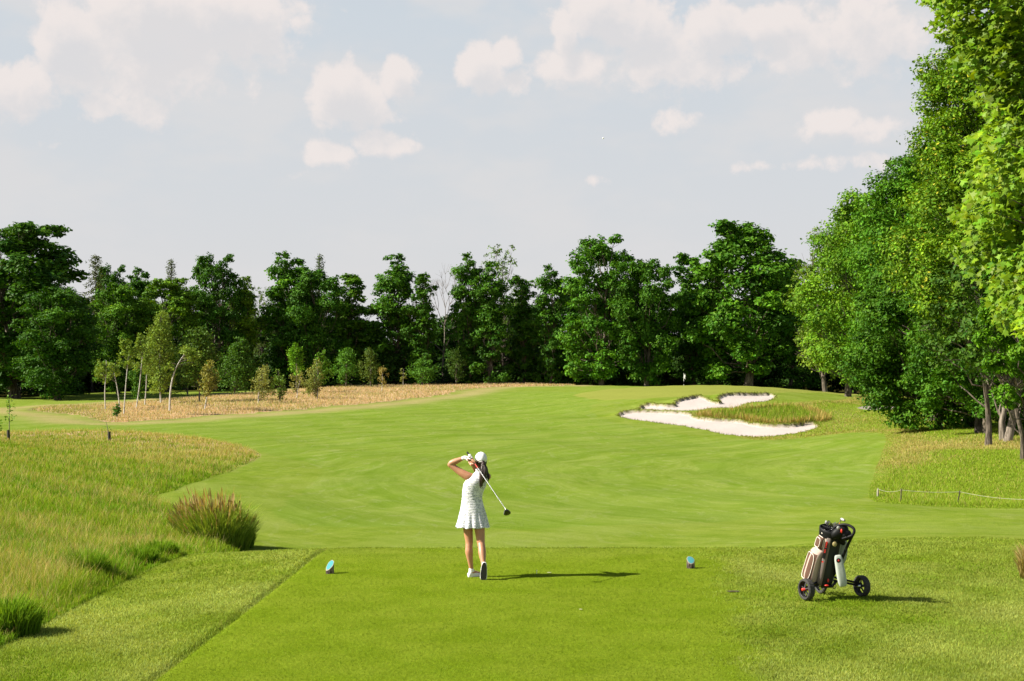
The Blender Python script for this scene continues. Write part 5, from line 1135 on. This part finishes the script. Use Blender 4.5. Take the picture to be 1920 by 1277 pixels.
# lettered strap down the pad: dark band with red letters too small to read
def on_face(a, t, out, w, h, mat, nm, par):
    c = Bp(a, t, out); n_ = unit(bx * math.cos(a) + by * math.sin(a)); s_ = np.cross(bax, n_); V = [c - s_ * w - bax * h, c + s_ * w - bax * h, c + s_ * w + bax * h, c - s_ * w + bax * h]; V += [p - n_ * .012 for p in V]
    return mk(nm, np.array(V), np.array([[0, 1, 2, 3], [0, 4, 5, 1], [1, 5, 6, 2], [2, 6, 7, 3], [3, 7, 4, 0]]), mat, par)
st = on_face(-2.13, .71, .047, .016, .105, MAT_black, 'strap', bag)
V, Fc = [], []
r = np.random.default_rng(4)
for k, t in enumerate([.865, .845, .825, .80, .77, .72, .695, .67, .50, .485]):
    c = Bp(-2.13, t, .0485 if t > .6 else .050); n_ = unit(bx * math.cos(-2.13) + by * math.sin(-2.13)); s_ = np.cross(bax, n_)
    for (dx, dw) in (((-.004, .006), (.006, .003)) if k % 2 else ((0, .010),)):
        q = len(V); V += [c + s_ * (dx - dw) - bax * .005, c + s_ * (dx + dw) - bax * .005, c + s_ * (dx + dw) + bax * .005, c + s_ * (dx - dw) + bax * .005]; Fc.append([q, q + 1, q + 2, q + 3])
mk('lettering', np.array(V), np.array(Fc), MAT_red, st)
# grey pouch facing the camera
Rm = Matrix.Rotation(.20, 3, 'Y'); MAT_pouch = simple('grey_pouch', (.38, .42, .37), .7, noise=(30, .08), bump=.2)
V = []; prof = [(-.205, .5, .3), (-.195, .75, .6), (-.15, .95, .85), (-.05, 1.0, 1.0), (.06, .92, .95), (.13, .88, .85), (.175, .7, .6), (.185, .4, .3)]
V, Fq, Ft = ring_loft([(0, 0, z, .060 * w, .045 * d_) for z, w, d_ in spline(prof, 3)], 28, lambda th, i: (np.abs(np.cos(th)) ** 4 + np.abs(np.sin(th)) ** 4) ** -.25 * .9)
V = V @ np.array(Matrix.Rotation(-.17, 3, 'Y')).T + P3(662, 760, -.20); o = mk('side_pouch', V, [Fq, Ft], MAT_pouch, bag, smooth=True); tag(o, 'pale grey pouch with a round dark badge')
c = P3(640, 636, -.248); V = [c + np.array([math.cos(a) * .029, -.0, math.sin(a) * .029]) for a in np.linspace(0, 2 * np.pi, 24, endpoint=False)] + [c + np.array([0, -.004, 0])]; bd = mk('badge', np.array(V), np.array([[24, k, (k + 1) % 24] for k in range(24)]), MAT_black, o)
B = Bag(); ellip(B, c + np.array([0, -.005, 0]), (.011, .003, .012), 12); B.build('emblem', MAT_red, o)
V, Fq, Ft = ring_loft([(0, 0, z, .05 * w, .03 * w) for z, w in spline([(-.16, .35), (-.1, .9), (0, 1.1), (.1, .9), (.15, .5)], 3)], 20); V = V @ np.array(Matrix.Rotation(.12, 3, 'Y')).T + P3(700, 520, -.02); o = mk('side_panel', V, [Fq, Ft], simple('green_grey_cloth', (.28, .31, .24), .8), bag, smooth=True)
B = Bag(); ellip(B, P3(590, 420, -.24), (.028, .010, .030), 14); B.build('bag_tag', simple('brass_tag', (.32, .26, .11), .4), bag)
V, Fq, Ft = ring_loft([(0, 0, z, .035 * w, .02 * w) for z, w in ((-.06, .5), (-.03, 1), (.03, 1), (.06, .6))], 16); V = V @ np.array(Matrix.Rotation(-.5, 3, 'Y')).T + P3(465, 290, -.16); mk('towel', V, [Fq, Ft], MAT_cream, bag, smooth=True)
# clubs standing in the bag
def iron_head(side):
    def f(root, Zp, ax):
        s_ = unit(np.array(side, float)); n_ = unit(np.cross(ax, s_)); V = []
        for d_, w in ((-.004, 1), (.006, .8)):
            for (p, q) in ((0, -.012), (.055, -.016), (.072, .0), (.060, .040), (.005, .016)): V.append(Zp + s_ * p * w - ax * -q + n_ * d_)
        mk('club_head', np.array(V), [np.array([[0, 1, 6, 5], [1, 2, 7, 6], [2, 3, 8, 7], [3, 4, 9, 8], [4, 0, 5, 9]]), np.array([[0, 1, 2], [0, 2, 3], [0, 3, 4], [5, 7, 6], [5, 8, 7], [5, 9, 8]])], MAT_steel, root)
    return f
MAT_orange = simple('orange_shaft', (.75, .22, .02), .35)
for k, (zx, zy, y_, sd_) in enumerate(((505, 158, -.06, (-.7, -.6, .2)), (528, 140, -.10, (-.6, -.8, 0)), (550, 165, -.04, (.6, -.7, 0)), (570, 178, -.13, (-.8, -.4, .2)), (592, 172, -.09, (.5, -.8, .1)))):
    e = P3(zx, zy, y_); a_ = b0 + bax * .25 * BL + bx * (k - 2) * .02; golf_club('golf_club', 'silver iron standing head up in the trolley bag', a_, e, iron_head(sd_), TL, grip=0, group='irons in the golf bag')
golf_club('golf_club', 'fairway wood with grey head and orange shaft rising highest from the trolley bag', b0 + bax * .3 * BL, P3(672, 95, -.12), wood_head([-.5, -.6, .3], .62, simple('grey_head', (.12, .13, .13), .4, .2)), TL, grip=0, shaft_mat=MAT_orange)
golf_club('golf_club', 'black headed wood tucked low at the back of the trolley bag', b0 + bax * .3 * BL + bx * .03, P3(600, 215, -.08), wood_head([-.2, -.9, .3], .6), TL, grip=0)

# ------------------------------------------------------------------ tee markers, tee peg, ball, divots
MAT_turq = simple('turquoise_paint', (.07, .27, .30), .9, noise=(35, .15), spec=.1); MAT_logbark = barkmat('log_bark', (.03, .02, .014), (.20, .15, .12), 30, 8, .8); MAT_wood = simple('pale_wood', (.30, .28, .22), .8, spec=.1)
def marker(c, r_, tilt, lb):
    x, y, _ = G(c, r_); root = empty('tee_marker', (x, y, Z(x, y) - .005), 0, lb, 'tee marker', 'wooden tee markers'); n = 26; th = np.linspace(0, 2 * np.pi, n, endpoint=False); k = .056 * (1 + .05 * np.sin(th * 3 + c) + .03 * np.sin(th * 7))
    xs, ys_ = np.cos(th) * k, np.sin(th) * k; top = .118 + tilt[0] * xs + tilt[1] * ys_
    V = np.vstack([np.c_[xs, ys_, np.full(n, -.02)], np.c_[xs, ys_, top], np.c_[xs * .86, ys_ * .86, .118 + (tilt[0] * xs + tilt[1] * ys_) * .86 + .004], [[0, 0, .123]]]); j = np.arange(n); j2 = (j + 1) % n
    mk('log', V[:2 * n], np.stack([j, j2, j2 + n, j + n], 1), MAT_logbark, root, smooth=True)
    mk('painted_top', V, [np.stack([j + n, j2 + n, j2 + 2 * n, j + 2 * n], 1)], MAT_wood, root); o = mk('paint', V, np.array([[3 * n, 2 * n + a, 2 * n + (a + 1) % n] for a in range(n)]), MAT_turq, root)
marker(618.5, 1075.5, (.75, .95), 'left log tee marker with slanted turquoise top'); marker(1295, 1066, (-.15, .85), 'right log tee marker with level turquoise top')
def lathe(pr, c, n=16): return ring_loft([(c[0], c[1], c[2] + z, r, r) for r, z in pr], n)
x, y, _ = G(1006.5, 1077); V, Fq, Ft = lathe([(.003, -.01), (.003, .035), (.004, .042), (.007, .050), (.007, .052)], (0, 0, 0)); o = mk('golf_tee', V, [Fq, Ft], MAT_white, None, smooth=True); o.location = (x, y, Z(x, y)); tag(o, 'white tee peg stuck upright in the shadow right of the golfer', 'golf tee')
B = Bag(); ellip(B, (0, 0, 0), (.0214, .0214, .0214), 20); o = B.build('golf_ball', MAT_white); dv = ray(1131, 259); dv = dv / dv.y; yb = 36.; o.location = (dv.x * yb, yb, CAMZ + dv.z * yb); tag(o, 'white golf ball flying high in the sky above the fairway', 'golf ball')
MAT_divot = simple('bare_soil', (.06, .05, .025), .9, noise=(60, .5)); MAT_sanddiv = simple('sandy_divot', (.30, .29, .15), .9, noise=(60, .3))
for (c, r_, w, l, mt, lb) in ((1375, 1111, .085, .02, MAT_divot, 'dark thin divot scar in the tee near its right edge'), (1089, 1145, .020, .009, MAT_sanddiv, 'pale little scuff on the tee below the golfer shadow'), (1030, 1076, .03, .010, MAT_sanddiv, 'sandy scuff lying inside the golfer shadow')):
    x, y, _ = G(c, r_); a = np.linspace(0, 2 * np.pi, 18, endpoint=False); k = 1 + .2 * np.sin(a * 5); xs, ys_ = np.cos(a) * w * k, np.sin(a) * l * 2.2 * k; V = np.vstack([np.c_[xs, ys_, Z(x + xs, y + ys_) - Z(x, y) + .012], np.c_[xs * .6, ys_ * .6, np.full(18, .017)], [[0, 0, .018]]]); j = np.arange(18); j2 = (j + 1) % 18
    o = mk('divot', V, [np.stack([j, j2, j2 + 18, j + 18], 1), np.stack([np.full(18, 36), j + 18, j2 + 18], 1)], mt); o.location = (x, y, Z(x, y)); tag(o, lb, 'divot')
# ------------------------------------------------------------------ flag
yf = 178.; xf = (1282 - CX) / F * yf; zf = ROWZ(724, yf); flag = empty('flagstick', (xf, yf, zf), 0, 'flagstick with a limp white flag on the green above the bunkers', 'flagstick')
MAT_bw = None
B = Bag(); B.add(*tube(np.array([[0, 0, -1.2], [0, 0, .75]]), np.array([.022, .022]), 8)); B.build('pole', MAT_white, flag)
B = Bag(); B.add(*tube(np.array([[0, 0, .22], [0, 0, .62]]), np.array([.030, .030]), 8)); B.build('dark_band', MAT_black, flag); B = Bag(); B.add(*tube(np.array([[0, 0, .75], [0, 0, 1.62]]), np.array([.022, .016]), 8)); B.build('pole', MAT_white, flag)
V = [];
for i in range(9):
    for k in range(7): u, v = i / 8, k / 6; V.append([.03 + .20 * u + .02 * math.sin(v * 8), .05 * math.sin(u * 7 + v * 2), 1.60 - .62 * v - .30 * u * (1 - v * .4)])
o = mk('flag', np.array(V), np.array([[i * 7 + k, i * 7 + k + 1, i * 7 + k + 8, i * 7 + k + 7] for i in range(8) for k in range(6)]), MAT_white, flag, smooth=True)
# ------------------------------------------------------------------ rope fence
fx, fy, _ = G(1689, 941); fence = empty('rope_fence', (fx, fy, Z(fx, fy)), 0, 'low rope fence on thin dark stakes in front of the right hand rough', 'fence')
O = np.array([fx, fy, Z(fx, fy)]); tops = []
for (c, r_, h, lean, lb) in ((1646, 931, .28, (.01, 0), 'weathered white topped end stake'), (1689, 941, .40, (.015, 0), None), (1794, 946, .42, (.10, 0), 'dark stake leaning right'), (1975, 962, .42, (0, 0), None)):
    x, y, _ = G(c, r_); p = np.array([x, y, Z(x, y)]) - O; q = p + [lean[0], 0, h]; tops.append(q + [0, 0, -.03]); B = Bag()
    if c == 1646: limb(B, [(*(p - [0, 0, .05]), .035), (*(p + [0, 0, h * .4]), .036), (*(p + [0, 0, h * .7]), .028), (*q, .012)], 8); o = B.build('post', MAT_wood, fence)
    else: limb(B, [(*(p - [0, 0, .1]), .018), (*q, .018)], 8); o = B.build('post', MAT_bark, fence)
    if lb: tag(o, lb)
R = []
for a, b in zip(tops[:-1], tops[1:]):
    L = np.linalg.norm(b - a)
    for t in np.linspace(0, 1, 14, endpoint=False): R.append(a + (b - a) * t - np.array([0, 0, .09 * L * .5 * t * (1 - t) * 2]))
R.append(tops[-1]); B = Bag(); B.add(*tube(np.array(R), np.full(len(R), .006), 6)); B.build('rope', simple('rope_fibre', (.30, .30, .20), .9, noise=(200, .3)), fence)
